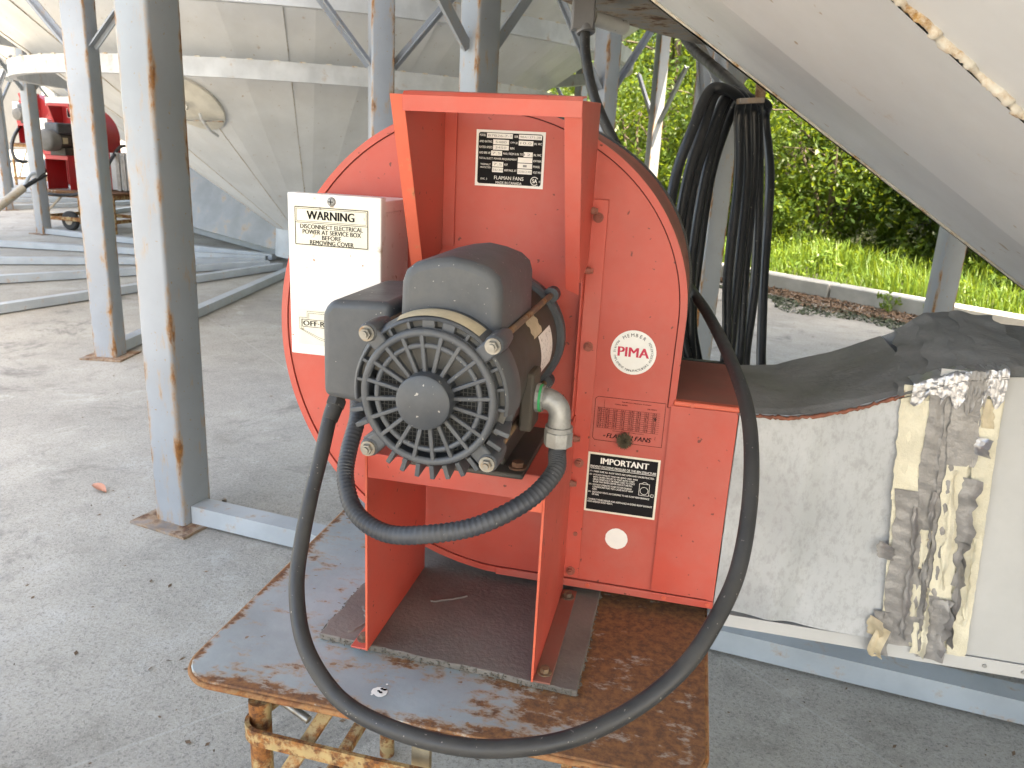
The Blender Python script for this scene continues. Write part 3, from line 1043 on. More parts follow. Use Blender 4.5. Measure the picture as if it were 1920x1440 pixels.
    cv = sub(bx, 'cover', 'white_box', cb, bevel=.002)
    if near:
        mb = MB(); mb.lathe_y(-.559, 1.332, [(.0001, 1.1715), (.005, 1.172), (.0072, 1.1738), (.0074, 1.1752)], 20)
        sub(mb, 'screw', 'zinc', cb, smooth=50)
        mb = MB(); rect(mb, -.5632, -.5548, 1.3313, 1.3327, 1.1712); rect(mb, -.5597, -.5583, 1.3278, 1.3362, 1.1711)
        sub(mb, 'screw_slot', 'ink', cb)
    y = 1.1746
    mb = MB(); rect(mb, -.6235, -.4965, 1.2605, 1.3235, y)
    sub(mb, 'warning_label', 'label_cream', cb)
    if near:
        mb = MB(); y = 1.1743
        line2(mb, [(-.622, 1.2625), (-.498, 1.2625), (-.498, 1.3215), (-.622, 1.3215), (-.622, 1.2625)], .0013, y)
        line2(mb, [(-.6195, 1.2995), (-.5005, 1.2995), (-.5005, 1.3190), (-.6195, 1.3190), (-.6195, 1.2995)], .0006, y)
        line2(mb, [(-.622, 1.2972), (-.498, 1.2972)], .0009, y)
        text(mb, 'WARNING', -.602, -.520, 1.3095, .0135, y, .024)
        text(mb, 'DISCONNECT ELECTRICAL', -.6135, -.506, 1.2915, .0070, y, .018)
        text(mb, 'POWER AT SERVICE BOX', -.6095, -.509, 1.2832, .0070, y, .018)
        text(mb, 'BEFORE', -.576, -.543, 1.2750, .0070, y, .018)
        text(mb, 'REMOVING COVER', -.597, -.5215, 1.2668, .0070, y, .018)
        sub(mb, 'warning_lettering', 'ink', cb)
        mb = MB(); rect(mb, -.6225, -.490, 1.097, 1.157, 1.1746)
        sub(mb, 'switch_label', 'label_cream', cb)
        mb = MB()
        for d in (0, .003):
            line2(mb, [(-.605 + d, 1.141), (-.605 + d, 1.1535 - d), (-.505, 1.1535 - d)], .0006, y)
            line2(mb, [(-.605 + d, 1.1425 - d), (-.6185 + d, 1.1425 - d), (-.6185 + d, 1.1235), (-.585, 1.108 + d), (-.55, 1.099 + d)], .0006, y)
        line2(mb, [(-.614, 1.1275), (-.500, 1.1275), (-.500, 1.1395), (-.614, 1.1395), (-.614, 1.1275)], .0009, y)
        text(mb, 'OFF\u00b7RUN', -.6125, -.552, 1.1335, .0085, y, .024)
        sub(mb, 'switch_lettering', 'ink', cb)
    # motor
    if motor_style == 'grille':
        mb = MB(); mb.lathe_y(AX, AZ, [(.03, .93), (.0935, .93), (.0935, 1.2395), (.03, 1.2395)], 48)
        mo = B(mb, 'motor', 'motor_dark', smooth=40)
        mb = MB(); mb.lathe_y(AX, AZ, [(.02, 1.236), (.100, 1.236), (.1045, 1.241), (.1045, 1.258), (.085, 1.275), (.05, 1.285), (.045, 1.3144)], 48)
        for a in (43, 137, 223, 317):
            c = (AX + .107 * math.cos(R(a)), AZ + .107 * math.sin(R(a)))
            mb.cyl((c[0], 1.238, c[1]), (c[0], 1.2605, c[1]), .0125, n=18)
            mb.bar((c[0], 1.249, c[1]), (AX + .085 * math.cos(R(a)), 1.249, AZ + .085 * math.sin(R(a))), .021, .022, (0, 1, 0))
        sub(mb, 'rear_bell', 'motor', mo, smooth=35)
        # front bell
        mb = MB()
        mb.lathe_y(AX, AZ, [(.0945, .9345), (.1000, .930), (.1030, .920), (.1030, .890), (.0985, .873), (.0955, .8705), (.0940, .872), (.0940, .905)], 60, R(-8), R(188))
        mb.lathe_y(AX, AZ, [(.0945, .9345), (.0995, .930), (.0995, .912), (.092, .905)], 60)
        mb.lathe_y(AX, AZ, [(.0862, .905), (.0862, .8712), (.0795, .8712), (.0795, .905)], 64)
        bell = sub(mb, 'front_bell', 'motor', mo, smooth=35)
        mb = MB(); mb.lathe_y(AX, AZ, [(.030, .8820), (.0939, .8820)], 64, R(18), R(162)); mb.lathe_y(AX, AZ, [(.0862, .8822), (.0939, .8822)], 64, R(-8), R(188)); mb.lathe_y(AX, AZ, [(.030, .8935), (.0939, .8935)], 64)
        sub(mb, 'inner_plate', 'motor_cap', mo)
        mb = MB(); mb.lathe_y(AX, AZ, [(.030, .8915), (.0790, .8915)], 64, R(-198), R(18))
        sub(mb, 'vent_backing', 'mesh_dark', mo)
        mb = MB()
        for k in range(-14, 15):
            x = k * .0054
            h = math.sqrt(max(.078 ** 2 - x * x, 0))
            mb.box(AX + x - .0004, AX + x + .0004, .8884, .8890, AZ - h, AZ + h)
            mb.box(AX - h, AX + h, .8891, .8896, AZ + x - .0004, AZ + x + .0004)
        tag(sub(mb, 'guard_mesh', 'wire', mo), kind='stuff')
        # ribs between the windows round the upper half of the bell
        for a in range(-4, 188, 16):
            mb = MB()
            ca, sa = math.cos(R(a)), math.sin(R(a))
            solid = a in (76, 92)
            mb.bar((AX + .0855 * ca, .8775, AZ + .0855 * sa), (AX + .0950 * ca, .8775, AZ + .0950 * sa), .0155 if solid else .0042, .0125, (0, 1, 0))
            sub(mb, 'window_rib', 'motor', mo, bevel=.0008)
        # cooling fins round the lower half
        for a in list(range(196, 350, 11)):
            mb = MB()
            ca, sa = math.cos(R(a)), math.sin(R(a))
            mb.bar((AX + .0850 * ca, .892, AZ + .0850 * sa), (AX + .1045 * ca, .895, AZ + .1045 * sa), .0062, .046, (0, 1, 0))
            sub(mb, 'cooling_fin', 'motor', mo, bevel=.001)
        for rr_, tr, nm in ((.0810, .0050, 'grille_ring'), (.0655, .0036, 'grille_ring')):
            mb = MB()
            mb.tube([(AX + rr_ * math.cos(2 * math.pi * k / 72), .8665, AZ + rr_ * math.sin(2 * math.pi * k / 72)) for k in range(72)], tr, 10, closed=True)
            sub(mb, nm, 'motor', mo, smooth=60)
        for k in range(20):
            a = 2 * math.pi * (k + .35) / 20
            ca, sa = math.cos(a), math.sin(a)
            mb = MB()
            mb.bar((AX + .033 * ca, .8665, AZ + .033 * sa), (AX + .0795 * ca, .8665, AZ + .0795 * sa), .0054, .0085, (0, 1, 0))
            sub(mb, 'spoke', 'motor', mo, bevel=.0012)
        mb = MB(); mb.lathe_y(AX, AZ, [(.0001, .8435), (.030, .8437), (.0335, .846), (.0345, .850), (.0345, .886)], 48)
        sub(mb, 'hub_cap', 'motor', mo, smooth=40)
        for a in (43, 137, 224, 316):
            c = (AX + .107 * math.cos(R(a)), AZ + .107 * math.sin(R(a)))
            mb = MB()
            mb.tube([(c[0], .8660, c[1]), (c[0], .8720, c[1]), (c[0], .90, c[1]), (c[0], .928, c[1])], [.0108, .0125, .0130, .010], 18)
            mb.bar((c[0], .894, c[1]), (AX + .082 * math.cos(R(a)), .894, AZ + .082 * math.sin(R(a))), .022, .050, (0, 1, 0))
            ear = sub(mb, 'bell_ear', 'motor', mo, bevel=.003, smooth=35)
            mb = MB()
            mb.cyl((c[0], .8658, c[1]), (c[0], .8635, c[1]), .0098, n=20)
            mb.cyl((c[0], .8634, c[1]), (c[0], .8575, c[1]), .0070, n=6)
            mb.cyl((c[0], .8570, c[1]), (c[0], .8545, c[1]), .0042, n=12)
            sub(mb, 'bolt', 'bolt', mo, smooth=30)
            mb = MB(); mb.cyl((c[0], .930, c[1]), (c[0], 1.238, c[1]), .0046, n=10)
            sub(mb, 'tie_rod', 'rod', mo, smooth=40)
        # capacitor covers
        mb = MB()
        mb.prism_y([(-.3460, 1.196), (-.2150, 1.196), (-.2165, 1.262), (-.2210, 1.276), (-.2330, 1.286), (-.2560, 1.293), (-.2800, 1.2965), (-.3030, 1.293), (-.3270, 1.286), (-.3390, 1.276), (-.3440, 1.262)], .912, 1.110)
        o = sub(mb, 'capacitor_cover', 'motor', mo, bevel=.012, seg=4)
        mb = MB()
        mb.prism_y([(-.4690, 1.088), (-.3700, 1.080), (-.3700, 1.226), (-.4560, 1.222), (-.4690, 1.206)], .950, 1.150)
        sub(mb, 'capacitor_cover', 'motor', mo, bevel=.014, seg=4)
        mb = MB(); mb.box(-.375, -.195, 1.005, 1.215, .9805, .9885); mb.box(-.352, -.228, 1.03, 1.19, .9885, 1.055)
        ft = sub(mb, 'motor_foot', 'motor_dark', mo, bevel=.003)
        for uu in (-.362, -.208):
            mb = MB(); mb.cyl((uu, 1.03, .9886), (uu, 1.03, .991), .013, n=18); mb.cyl((uu, 1.03, .991), (uu, 1.03, .998), .009, n=6)
            sub(mb, 'bolt', 'dark_rust', mo, smooth=30)
        # plates and labels
        def on_shell(a, e, r=.0941):
            return (AX + r * math.cos(R(a)), e, AZ + r * math.sin(R(a)))
        def shell_label(a0, a1, e0, e1, name, mat, r=.0941, n=10, ragged=0):
            mb = MB()
            mb.grid(n, 6, lambda i, j: on_shell(a0 + (a1 - a0) * i, e0 + (e1 - e0) * j + ragged * math.sin(i * 17 + j * 5), r))
            return sub(mb, name, mat, mo, smooth=60)
        shell_label(-14, 22, 1.100, 1.190, 'rating_label', 'label_white')
        shell_label(23, 45, 1.075, 1.135, 'metal_tag', 'label_old', ragged=.004)
        shell_label(62, 84, 1.17, 1.225, 'metal_tag', 'label_old', ragged=.003)
        mb = MB()
        rl = random.Random(4)
        for k in range(60):
            a, e = -12 + 31 * rl.random(), 1.106 + .078 * rl.random()
            mb.add([on_shell(a, e, .0943), on_shell(a + rl.uniform(.8, 3), e, .0943), on_shell(a + rl.uniform(.8, 3), e + .0012, .0943), on_shell(a, e + .0012, .0943)], [(0, 1, 2, 3)])
        sub(mb, 'rating_print', 'ink_grey', mo)
        mb = MB()
        def strip_pt(i, j):
            r_, e_ = ((.1037, .900), (.1037, .8890), (.1000, .8738))[int(round(j * 2))]
            return (AX + r_ * math.cos(R(116 - 62 * i)), e_, AZ + r_ * math.sin(R(116 - 62 * i)))
        mb.grid(24, 2, strip_pt)
        sub(mb, 'caution_strip', 'label_old', mo, smooth=60)
        # conduit fittings
        mb = MB(); mb.box(-.2060, -.1875, 1.006, 1.060, 1.052, 1.135)
        sub(mb, 'terminal_plate', 'motor_dark', mo, bevel=.004)
        cx_, ce, cz_ = -.155, 1.032, 1.062
        el = [(-.1870, ce, 1.096), (-.1760, ce, 1.096)]
        for k in range(9):
            a = R(90 - 90 * k / 8)
            el.append((-.1750 + .022 * math.cos(a), ce, 1.074 + .022 * math.sin(a)))
        el.append((-.153, ce, 1.056))
        mb = MB(); mb.tube(el, [.0150, .0145] + [.0155] * 9 + [.0165], 18)
        mb.cyl((-.153, ce, 1.052), (-.153, ce, 1.0585), .0195, n=24)
        elb = sub(mb, 'conduit_elbow', 'zinc', mo, smooth=40)
        mb = MB(); mb.cyl((-.1872, ce, 1.096), (-.1825, ce, 1.096), .0205, n=10); mb.cyl((-.1790, ce, 1.096), (-.1765, ce, 1.096), .0185, n=10)
        sub(mb, 'lock_nut', 'zinc', mo, smooth=20)
        mb = MB(); mb.cyl((-.1824, ce, 1.096), (-.1791, ce, 1.096), .0195, n=24)
        sub(mb, 'seal_ring', 'green', mo, smooth=40)
        mb = MB(); mb.cyl((-.153, ce, 1.0515), (-.153, ce, 1.030), .0205, n=8)
        sub(mb, 'clamp_nut', 'zinc', mo, smooth=20, bevel=.001)
        cpx = [(1040, 885, 1.005), (990, 938, .965), (900, 984, .93), (810, 1001, .915), (725, 1000, .925), (668, 962, .955), (648, 900, .99), (654, 845, 1.02), (670, 785, 1.06), (672, 740, 1.09)]
        cp = [(-.153, ce, 1.036), (-.153, ce, 1.018)] + [unW(at_e(*q)) for q in cpx]
        path = catmull(cp, 26)
        mb = MB(); mb.tube(path, [.0130 if k % 3 else .0117 for k in range(len(path))], 14)
        B(mb, 'conduit', 'conduit', smooth=75)
    else:
        # totally enclosed motor with a plain cap
        mb = MB(); mb.lathe_y(AX, AZ, [(.03, 1.0), (.098, 1.0), (.098, 1.25), (.03, 1.25), (.03, 1.3144)], 40)
        mo = B(mb, 'motor', 'motor_dark', smooth=40)
        mb = MB(); mb.lathe_y(AX, AZ, [(.0001, .872), (.080, .874), (.100, .885), (.108, .905), (.108, .999), (.1, .9995)], 40)
        sub(mb, 'fan_cap', 'motor_cap', mo, smooth=40)
        mb = MB(); mb.box(-.355, -.19, .965, 1.2, 1.19, 1.305)
        sub(mb, 'capacitor_cover', 'motor', mo, bevel=.018, seg=3)
        mb = MB(); mb.box(-.205, -.183, 1.02, 1.08, 1.10, 1.16)
        sub(mb, 'rating_label', 'label_old', mo)
        mb = MB(); mb.box(-.375, -.195, 1.04, 1.24, .9805, 1.06)
        sub(mb, 'motor_foot', 'motor_dark', mo, bevel=.003)
    # stickers
    mb = MB(); rect(mb, -.3655, -.2495, 1.365, 1.4545, 1.3138)
    rpz = B(mb, 'rating_plate', 'label_white')
    mb = MB(); y = 1.3135
    mb.add([(x, y, z) for x, z in rrect(-.3615, -.2535, 1.369, 1.4505, .004)], [tuple(range(20))])
    sub(mb, 'plate_field', 'ink', rpz)
    if near:
        X = lambda f: -.3655 + .116 * f
        Z = lambda f: 1.4545 - .0895 * f
        wb, wt, gt = MB(), MB(), MB()
        for a, b, c, d, val in ((.155, .53, .055, .14, 'B7B26-7-1'), (.62, .95, .06, .14, '98A1371-38'), (.25, .48, .165, .25, '5480'), (.62, .83, .165, .25, '10.0'), (.25, .48, .262, .345, '3450'),
                                (.225, .385, .362, .448, '7.5'), (.70, .83, .362, .448, '12.'), (.62, .83, .46, .55, ''), (.25, .41, .555, .645, '7.5'), (.62, .83, .562, .652, '1'), (.25, .41, .655, .742, '36/30'), (.62, .83, .664, .752, '208/230')):
            rect(wb, X(a), X(b), Z(d), Z(c), 1.3132)
            if val:
                mid, wd = (a + b) / 2, min(.9 * (b - a), .035 * len(val) + .02)
                text(gt, val, X(mid - wd / 2), X(mid + wd / 2), Z((c + d) / 2), .0036, 1.3130, .004)
        for tx, a, b, c, h in (('MODEL', .05, .14, .095, .0036), ('SER', .555, .61, .10, .0036), ('AMD RATING', .05, .235, .205, .0036), ('CFM @', .50, .605, .21, .0036), ('IN. WC', .845, .955, .21, .0036),
                               ('RATED SPEED', .05, .24, .305, .0036), ('RPM', .50, .56, .31, .0036), ('AMD BRK HP', .05, .215, .405, .0036), ('MAX: FROM 0 IN. TO', .40, .69, .405, .0036), ('IN. WC', .845, .955, .405, .0036),
                               ('TOTAL ELECT. POWER REQUIREMENT', .05, .605, .505, .0036), ('KW MAX.', .845, .965, .51, .0036), ('THERMALLY', .075, .225, .61, .0028), ('PROTECTED', .075, .225, .665, .0028), ('H.P.', .425, .48, .60, .0036),
                               ('PHASE', .845, .94, .61, .0036), ('AMP MAX. AT', .425, .61, .70, .0036), ('VOLT MAX', .845, .97, .71, .0036), ('ENC. 3', .085, .18, .87, .0030), ('FLAMAN FANS', .285, .715, .838, .0058), ('MADE IN CANADA', .31, .69, .925, .0042),
                               ('LR62768', .83, .93, .955, .0022)):
            text(wt, tx, X(a), X(b), Z(c), h, 1.3132, .006)
        cx_, cz_ = X(.875), Z(.865)
        pts = [(cx_ + .0064 * math.cos(R(q)), cz_ + .0064 * math.sin(R(q))) for q in range(35, 326, 15)]
        line2(wt, pts, .0011, 1.3132)
        text(wt, 'SA', cx_ - .0038, cx_ + .0046, cz_, .0062, 1.3131, .02)
        text(wt, '\u00ae', cx_ + .0072, cx_ + .0104, cz_ - .0005, .003, 1.3131, .0)
        sub(wb, 'value_box', 'label_white', rpz)
        sub(wt, 'plate_lettering', 'label_white', rpz)
        sub(gt, 'stamped_value', 'ink_grey', rpz)
        # round member sticker
        mb = MB(); disc(mb, -.077, 1.106, .0385, 1.3138)
        st = B(mb, 'round_sticker', 'label_white')
        mb = MB(); text(mb, 'PIMA', -.1035, -.0500, 1.1065, .0165, 1.3134, .022)
        sub(mb, 'sticker_word', 'ink_red', st)
        mb = MB(); arc_text(mb, 'MEMBER', -.077, 1.106, .0305, .0060, 1.3134, -34, 34, True, .008)
        arc_text(mb, 'PRAIRIE IMPLEMENT MANUFACTURERS ASSOCIATION', -.077, 1.106, .0315, .0040, 1.3134, -56, -304, False, .01)
        sub(mb, 'sticker_ring_lettering', 'ink', st)
        # moisture chart sticker
        mb = MB()
        x0, x1, z0, z1 = -.1340, -.0135, .9425, 1.0225
        c_ = .004
        line2(mb, [(x0 + c_, z0), (x1, z0), (x1, z1), (x0 + c_, z1), (x0, z1 - c_), (x0, z0 + c_), (x0 + c_, z0)], .0007, 1.3138)
        for k in range(11):
            z = 1.003 - k * .0037
            line2(mb, [(x0 + .004, z), (x1 - .008, z)], .0004, 1.3138)
            if k < 10:
                for j in range(8):
                    text(mb, '%d.%d' % (9 + (k + j) % 9, (3 * k + 7 * j) % 10), x0 + .0055 + j * .0135, x0 + .0125 + j * .0135, z - .0019, .0024, 1.3138, .006)
        line2(mb, [(x0 + .016, 1.018), (x0 + .016, .966)], .0004, 1.3138)
        line2(mb, [(x0 + .068, 1.003), (x0 + .068, .966)], .0004, 1.3138)
        text(mb, 'Equilibrium Moisture Content', x0 + .046, x0 + .096, 1.0165, .0026, 1.3138, .01)
        text(mb, 'CEREAL GRAINS', x0 + .034, x0 + .056, 1.0115, .0020, 1.3138, .01)
        text(mb, 'OIL SEEDS', x0 + .090, x0 + .106, 1.0090, .0020, 1.3138, .01)
        text(mb, 'MAXIMUM ACCEPTABLE LIMITS', x0 + .034, x0 + .088, .9625, .0018, 1.3138, .004)
        text(mb, 'FLAMAN FANS', x0 + .024, x0 + .102, .9530, .0085, 1.3138, .012, .25)
        B(mb, 'moisture_chart', 'ink')
        # important notice
        mb = MB(); rect(mb, -.1390, -.0120, .8050, .9190, 1.3138)
        im = B(mb, 'notice_sticker', 'label_cream')
        mb = MB(); rect(mb, -.1352, -.0158, .8088, .9152, 1.3135)
        sub(mb, 'notice_field', 'ink', im)
        mb = MB(); y = 1.3132
        text(mb, 'IMPORTANT', -.116, -.031, .9045, .0112, y, .022)
        text(mb, 'PREVENT EXCESSIVE PRESSURE OR THE BIN STRUCTURE', -.1335, -.0172, .8925, .0044, y, .010)
        rect(mb, -.1330, -.0175, .8885, .8893, y)
        rows = (('(1)', -.1335, -.129, .8832), ('MAKE SURE ALL ROOF VENTS ARE OPEN AND UNOBSTRUCTED.', -.1265, -.0195, .8832), ('(2)', -.1335, -.129, .8768),
                ('IF ROOF EXHAUST FANS ARE BEING USED, WIRE', -.1265, -.048, .8768), ('INTO DRYER CIRCUIT SO THAT BOTH START', -.1265, -.053, .8724), ('SIMULTANEOUSLY OR MAKE SURE TO START', -.1265, -.052, .8680), ('ROOF FAN WHEN DRYER FAN IS STARTED.', -.1265, -.056, .8636),
                ('(3)', -.1335, -.129, .8580), ('DO NOT OPERATE YOUR SYSTEM DURING', -.1265, -.057, .8580), ('CONDITIONS THAT MAY CAUSE ROOF VENT', -.1265, -.054, .8536), ('ICING.', -.1265, -.118, .8492),
                ('(4)', -.1335, -.129, .8435), ('SIZE ROOF VENTS ACCORDING TO AIR FLOW PERFORMANCE', -.1265, -.0245, .8435), ('OF FAN.', -.1265, -.114, .8391),
                ('CONSULT YOUR DEALER FOR ASSISTANCE IN SIZING ROOF EXHAUST', -.1335, -.0180, .8290), ('FANS AND/OR ROOF VENTS.', -.1335, -.088, .8246))
        for tx, a, b, z in rows:
            text(mb, tx, a, b, z, .0033, y, .010)
        line2(mb, [(-.044, .849), (-.044, .871), (-.0265, .871), (-.0265, .849), (-.044, .849)], .0007, y)
        line2(mb, [(-.0265 - .0087 + .007 * math.cos(R(q)), .858 + .007 * math.sin(R(q))) for q in range(0, 361, 30)], .0007, y)
        line2(mb, [(-.041, .871), (-.037, .874), (-.033, .874), (-.029, .871)], .0007, y)
        line2(mb, [(-.0265, .850), (-.0225, .850), (-.0225, .853), (-.0185, .853), (-.0185, .848), (-.0225, .848), (-.0225, .850)], .0007, y)
        sub(mb, 'notice_lettering', 'label_white', im)
        mb = MB()
        rl = random.Random(9)
        mb.add([(-.0755 + (.0205 + rl.uniform(-.0005, .0002)) * math.cos(2 * math.pi * k / 40), 1.3138, .7575 + (.0205 + rl.uniform(-.0005, .0002)) * math.sin(2 * math.pi * k / 40)) for k in range(40)], [tuple(range(40))])
        B(mb, 'worn_round_sticker', 'label_white')
    return root

fan = thing('grain_fan', 'faded red centrifugal fan with grilled grey motor, white box and stickers, up front', 'fan', W(*FBASE), YAW, 'red centrifugal fans')
make_fan(fan, True)

# ------------------------------------------------------------------ thick power cable of the main fan
cab_px = [(640, 735, 1.14), (622, 770, 1.12), (603, 850, 1.10), (583, 930, 1.08), (565, 1020, 1.055), (556, 1100, 1.03), (566, 1190, 1.0), (598, 1262, .965), (655, 1326, .93), (755, 1374, .90), (880, 1402, .885), (1000, 1399, .885),
          (1100, 1374, .89), (1200, 1321, .90), (1283, 1250, .915), (1338, 1170, .935), (1382, 1075, .965), (1404, 960, 1.0), (1409, 850, 1.05), (1400, 765, 1.12), (1376, 690, 1.22), (1345, 622, 1.36), (1312, 566, 1.55), (1280, 530, 1.85), (1262, 560, 2.1), (1255, 700, 2.2)]
path = catmull([at(*q) for q in cab_px], 12)
mb = MB(); mb.tube(path, .0103, 16)
cbl = mb.build('power_cable', 'rubber_dusty', base=at(*cab_px[9]), smooth=70)
cbl.location = at(*cab_px[9])
tag(cbl, 'thick grey rubber cable looping from the motor box down past the cart', 'cable')

mb = MB()
ga, gb = Vector(unW(at(633, 748, 1.125))), Vector(unW(at(618, 788, 1.115)))
mb.cyl(ga, gb, .0122, .0112, 18)
mb.cyl(ga, ga.lerp(gb, .35), .0145, n=6)
mb.build('cable_gland', 'rubber_dusty', fan, FBASE, smooth=30, bevel=.001)

# brown fluff stuck over the chart sticker
mb = MB()
rr = random.Random(2)
c0 = Vector((-.0775, 1.3085, .9490))
for k in range(700):
    d = Vector((rr.gauss(0, 1), rr.gauss(0, .5) - .4, rr.gauss(0, 1))).normalized()
    a = c0 + Vector((d.x * .010, d.y * .004, d.z * .010)) * rr.random()
    b = a + Vector((d.x * .0075, d.y * .0055, d.z * .0085)) * rr.uniform(.5, 1)
    b.y = min(b.y, 1.3125)
    mb.bar(a, b, .0006, .0006)
o = mb.build('spider_nest', 'fluff', base=c0)
o.location = W(*c0); o.rotation_euler = (0, 0, YAW)
tag(o, 'fuzzy brown spider nest stuck over the lettering of the chart sticker', 'nest')

# ------------------------------------------------------------------ air duct with tape
DB = (.40, 1.46, .62)
duct = thing('air_duct', 'galvanised air duct patched with torn tape, running from the front fan under the cone', 'duct', W(*DB), YAW)
def D(mb, name, mat, parent=None, **kw):
    return mb.build(name, mat, parent or duct, DB, **kw)
def lerp_t(tab, x):
    if x <= tab[0][0]: return tab[0][1]
    for (a, va), (b, vb) in zip(tab[:-1], tab[1:]):
        if x <= b:
            return va + (vb - va) * (x - a) / (b - a)
    return tab[-1][1]
TOP = [(.10, 1.022), (.187, 1.027), (.23, 1.036), (.282, 1.053), (.35, 1.084), (.42, 1.112), (.49, 1.126), (.6, 1.133), (2, 1.133)]
TOPB = [(.10, 1.026), (.19, 1.030), (.29, 1.072), (.405, 1.128), (.446, 1.156), (.5, 1.160), (.6, 1.155), (2, 1.15)]
def topz(u, j):
    return lerp_t(TOP, u) * (1 - j) + lerp_t(TOPB, u) * j
BOT = [(.1, .650), (.384, .643), (.42, .618), (2, .614)]
rr = random.Random(12)
def wob(x, y, s):
    return math.sin(x * s + 1.3) * math.cos(y * s * 1.3 + .4) + .5 * math.sin(x * s * 2.3 + y * s * 1.7)
def side_pt(i, j):
    u = .1085 + (.40 - .1085) * i
    zb, zt = lerp_t(BOT, u), lerp_t(TOP, u)
    e = 1.3125 - .007 * math.exp(-((u - .205 - .03 * j) / .022) ** 2) * (1 - .5 * j) + .004 * wob(u, j * .8, 8) + .006 * math.exp(-((u - .27 + .12 * (j - .5) ** 2) / .03) ** 2) + .010 * math.exp(-((u - .36) / .05) ** 2) * math.exp(-((j - .55) / .25) ** 2)
    return (u, e, zb + (zt - zb) * j)
mb = MB(); mb.grid(36, 26, side_pt)
D(mb, 'side_panel', 'galv', smooth=60, fix=False)
mb = MB(); mb.box(.4005, 1.70, 1.3130, 1.3160, .641, 1.131)
D(mb, 'far_side_panel', 'sheet')
mb = MB(); mb.box(.4005, 1.70, 1.3095, 1.3128, .614, .6395)
ll = D(mb, 'bottom_flange', 'sheet', bevel=.001)
for u in (.56, .62, .70, .80):
    mb = MB(); mb.cyl((u, 1.3094, .627), (u, 1.3075, .627), .0035, n=10)
    D(mb, 'rivet', 'zinc', ll, smooth=40)
mb = MB(); mb.box(.108, 1.70, 1.316, 1.618, .616, .640)
D(mb, 'bottom_panel', 'sheet')
def back_pt(i, j):
    u = .1085 + (1.70 - .1085) * i
    zb, zt = lerp_t(BOT, u), lerp_t(TOPB, u)
    return (u, 1.62, zb + (zt - zb) * j)
mb = MB(); mb.grid(20, 2, back_pt)
D(mb, 'back_panel', 'galv', smooth=60)
mb = MB(); mb.cyl((.375, 1.3135, .815), (.375, 1.3085, .815), .0042, n=12)
D(mb, 'hole_plug', 'ink')
# canvas skin over the top
def canvas_pt(i, j):
    u = .104 + (.375 - .104) * i
    e = 1.306 + (1.624 - 1.306) * j
    z = topz(u, j) + .003 + .003 * wob(u, e, 16) + .003 * math.sin(math.pi * j)
    if j < .04:
        z -= .006
    return (u, e, z)
mb = MB(); mb.grid(40, 30, canvas_pt)
D(mb, 'canvas_skin', 'canvas', smooth=70, fix=False)
mb = MB()
pts = []
for k in range(60):
    u = .112 + (.352 - .112) * k / 59
    pts.append((u, 1.3065 + rr.uniform(-.001, .001), lerp_t(TOP, u) - .003 + rr.uniform(-.0015, .0015)))
mb.tube(pts, [.0028 * rr.uniform(.6, 1.5) for _ in pts], 7)
D(mb, 'sealant_bead', 'sealant', smooth=70)
def top_pt(i, j):
    u = .52 + 1.18 * i
    e = 1.309 + (1.624 - 1.309) * j
    return (u, e, topz(u, j) + .002 + .002 * wob(u, e, 14))
mb = MB(); mb.grid(30, 12, top_pt)
D(mb, 'top_sheet', 'canvas', smooth=70, fix=False)
# tape bands over the top of the joint, each laid over the last
for k, (u0, u1, sk, mt) in enumerate(((.350, .425, .06, 'canvas'), (.395, .455, .045, 'canvas'), (.435, .495, .03, 'canvas'), (.470, .545, .02, 'canvas'))):
    def tp(i, j, u0=u0, u1=u1, sk=sk, k=k):
        e = 1.300 + (1.630 - 1.300) * j
        u = u0 + (u1 - u0) * i + sk * (j - .2) + .004 * math.sin(j * 23 + k)
        z = topz(u, j) + .007 + .0022 * k + .002 * math.sin(i * 3.1 + j * 7 + k) * math.sin(j * 17 + k * 2 + i * 4) + .0012 * math.sin(i * 9 + j * 3 + k)
        if j < .05:
            z -= .008
        return (u, e, z)
    mb = MB(); mb.grid(10, 36, tp)
    D(mb, 'tape_strip', mt, smooth=70, fix=False)
# crumpled foil edges where the bands fold over
for k, (u0, u1, dz, mt) in enumerate(((.362, .405, .030, 'tape_shiny'), (.405, .440, .045, 'tape_shiny'), (.438, .468, .055, 'tape'), (.462, .492, .050, 'tape_shiny'))):
    def fp(i, j, u0=u0, u1=u1, dz=dz, k=k):
        u = u0 + (u1 - u0) * i
        zt = lerp_t(TOP, u) + .012
        q = j * 1.6
        if q < .6:
            e, z = 1.345 - .042 * q / .6, zt + .004
        else:
            e, z = 1.303, zt + .002 - dz * (q - .6) * (1 + .25 * math.sin(i * 7 + k * 3))
        c = .0022 * math.sin(i * 9 + j * 11 + k) + .0012 * math.sin(i * 23 - j * 12)
        return (u, e - abs(c), z + c * .6)
    mb = MB(); mb.grid(14, 14, fp)
    D(mb, 'foil_flap', mt, smooth=60, fix=False)
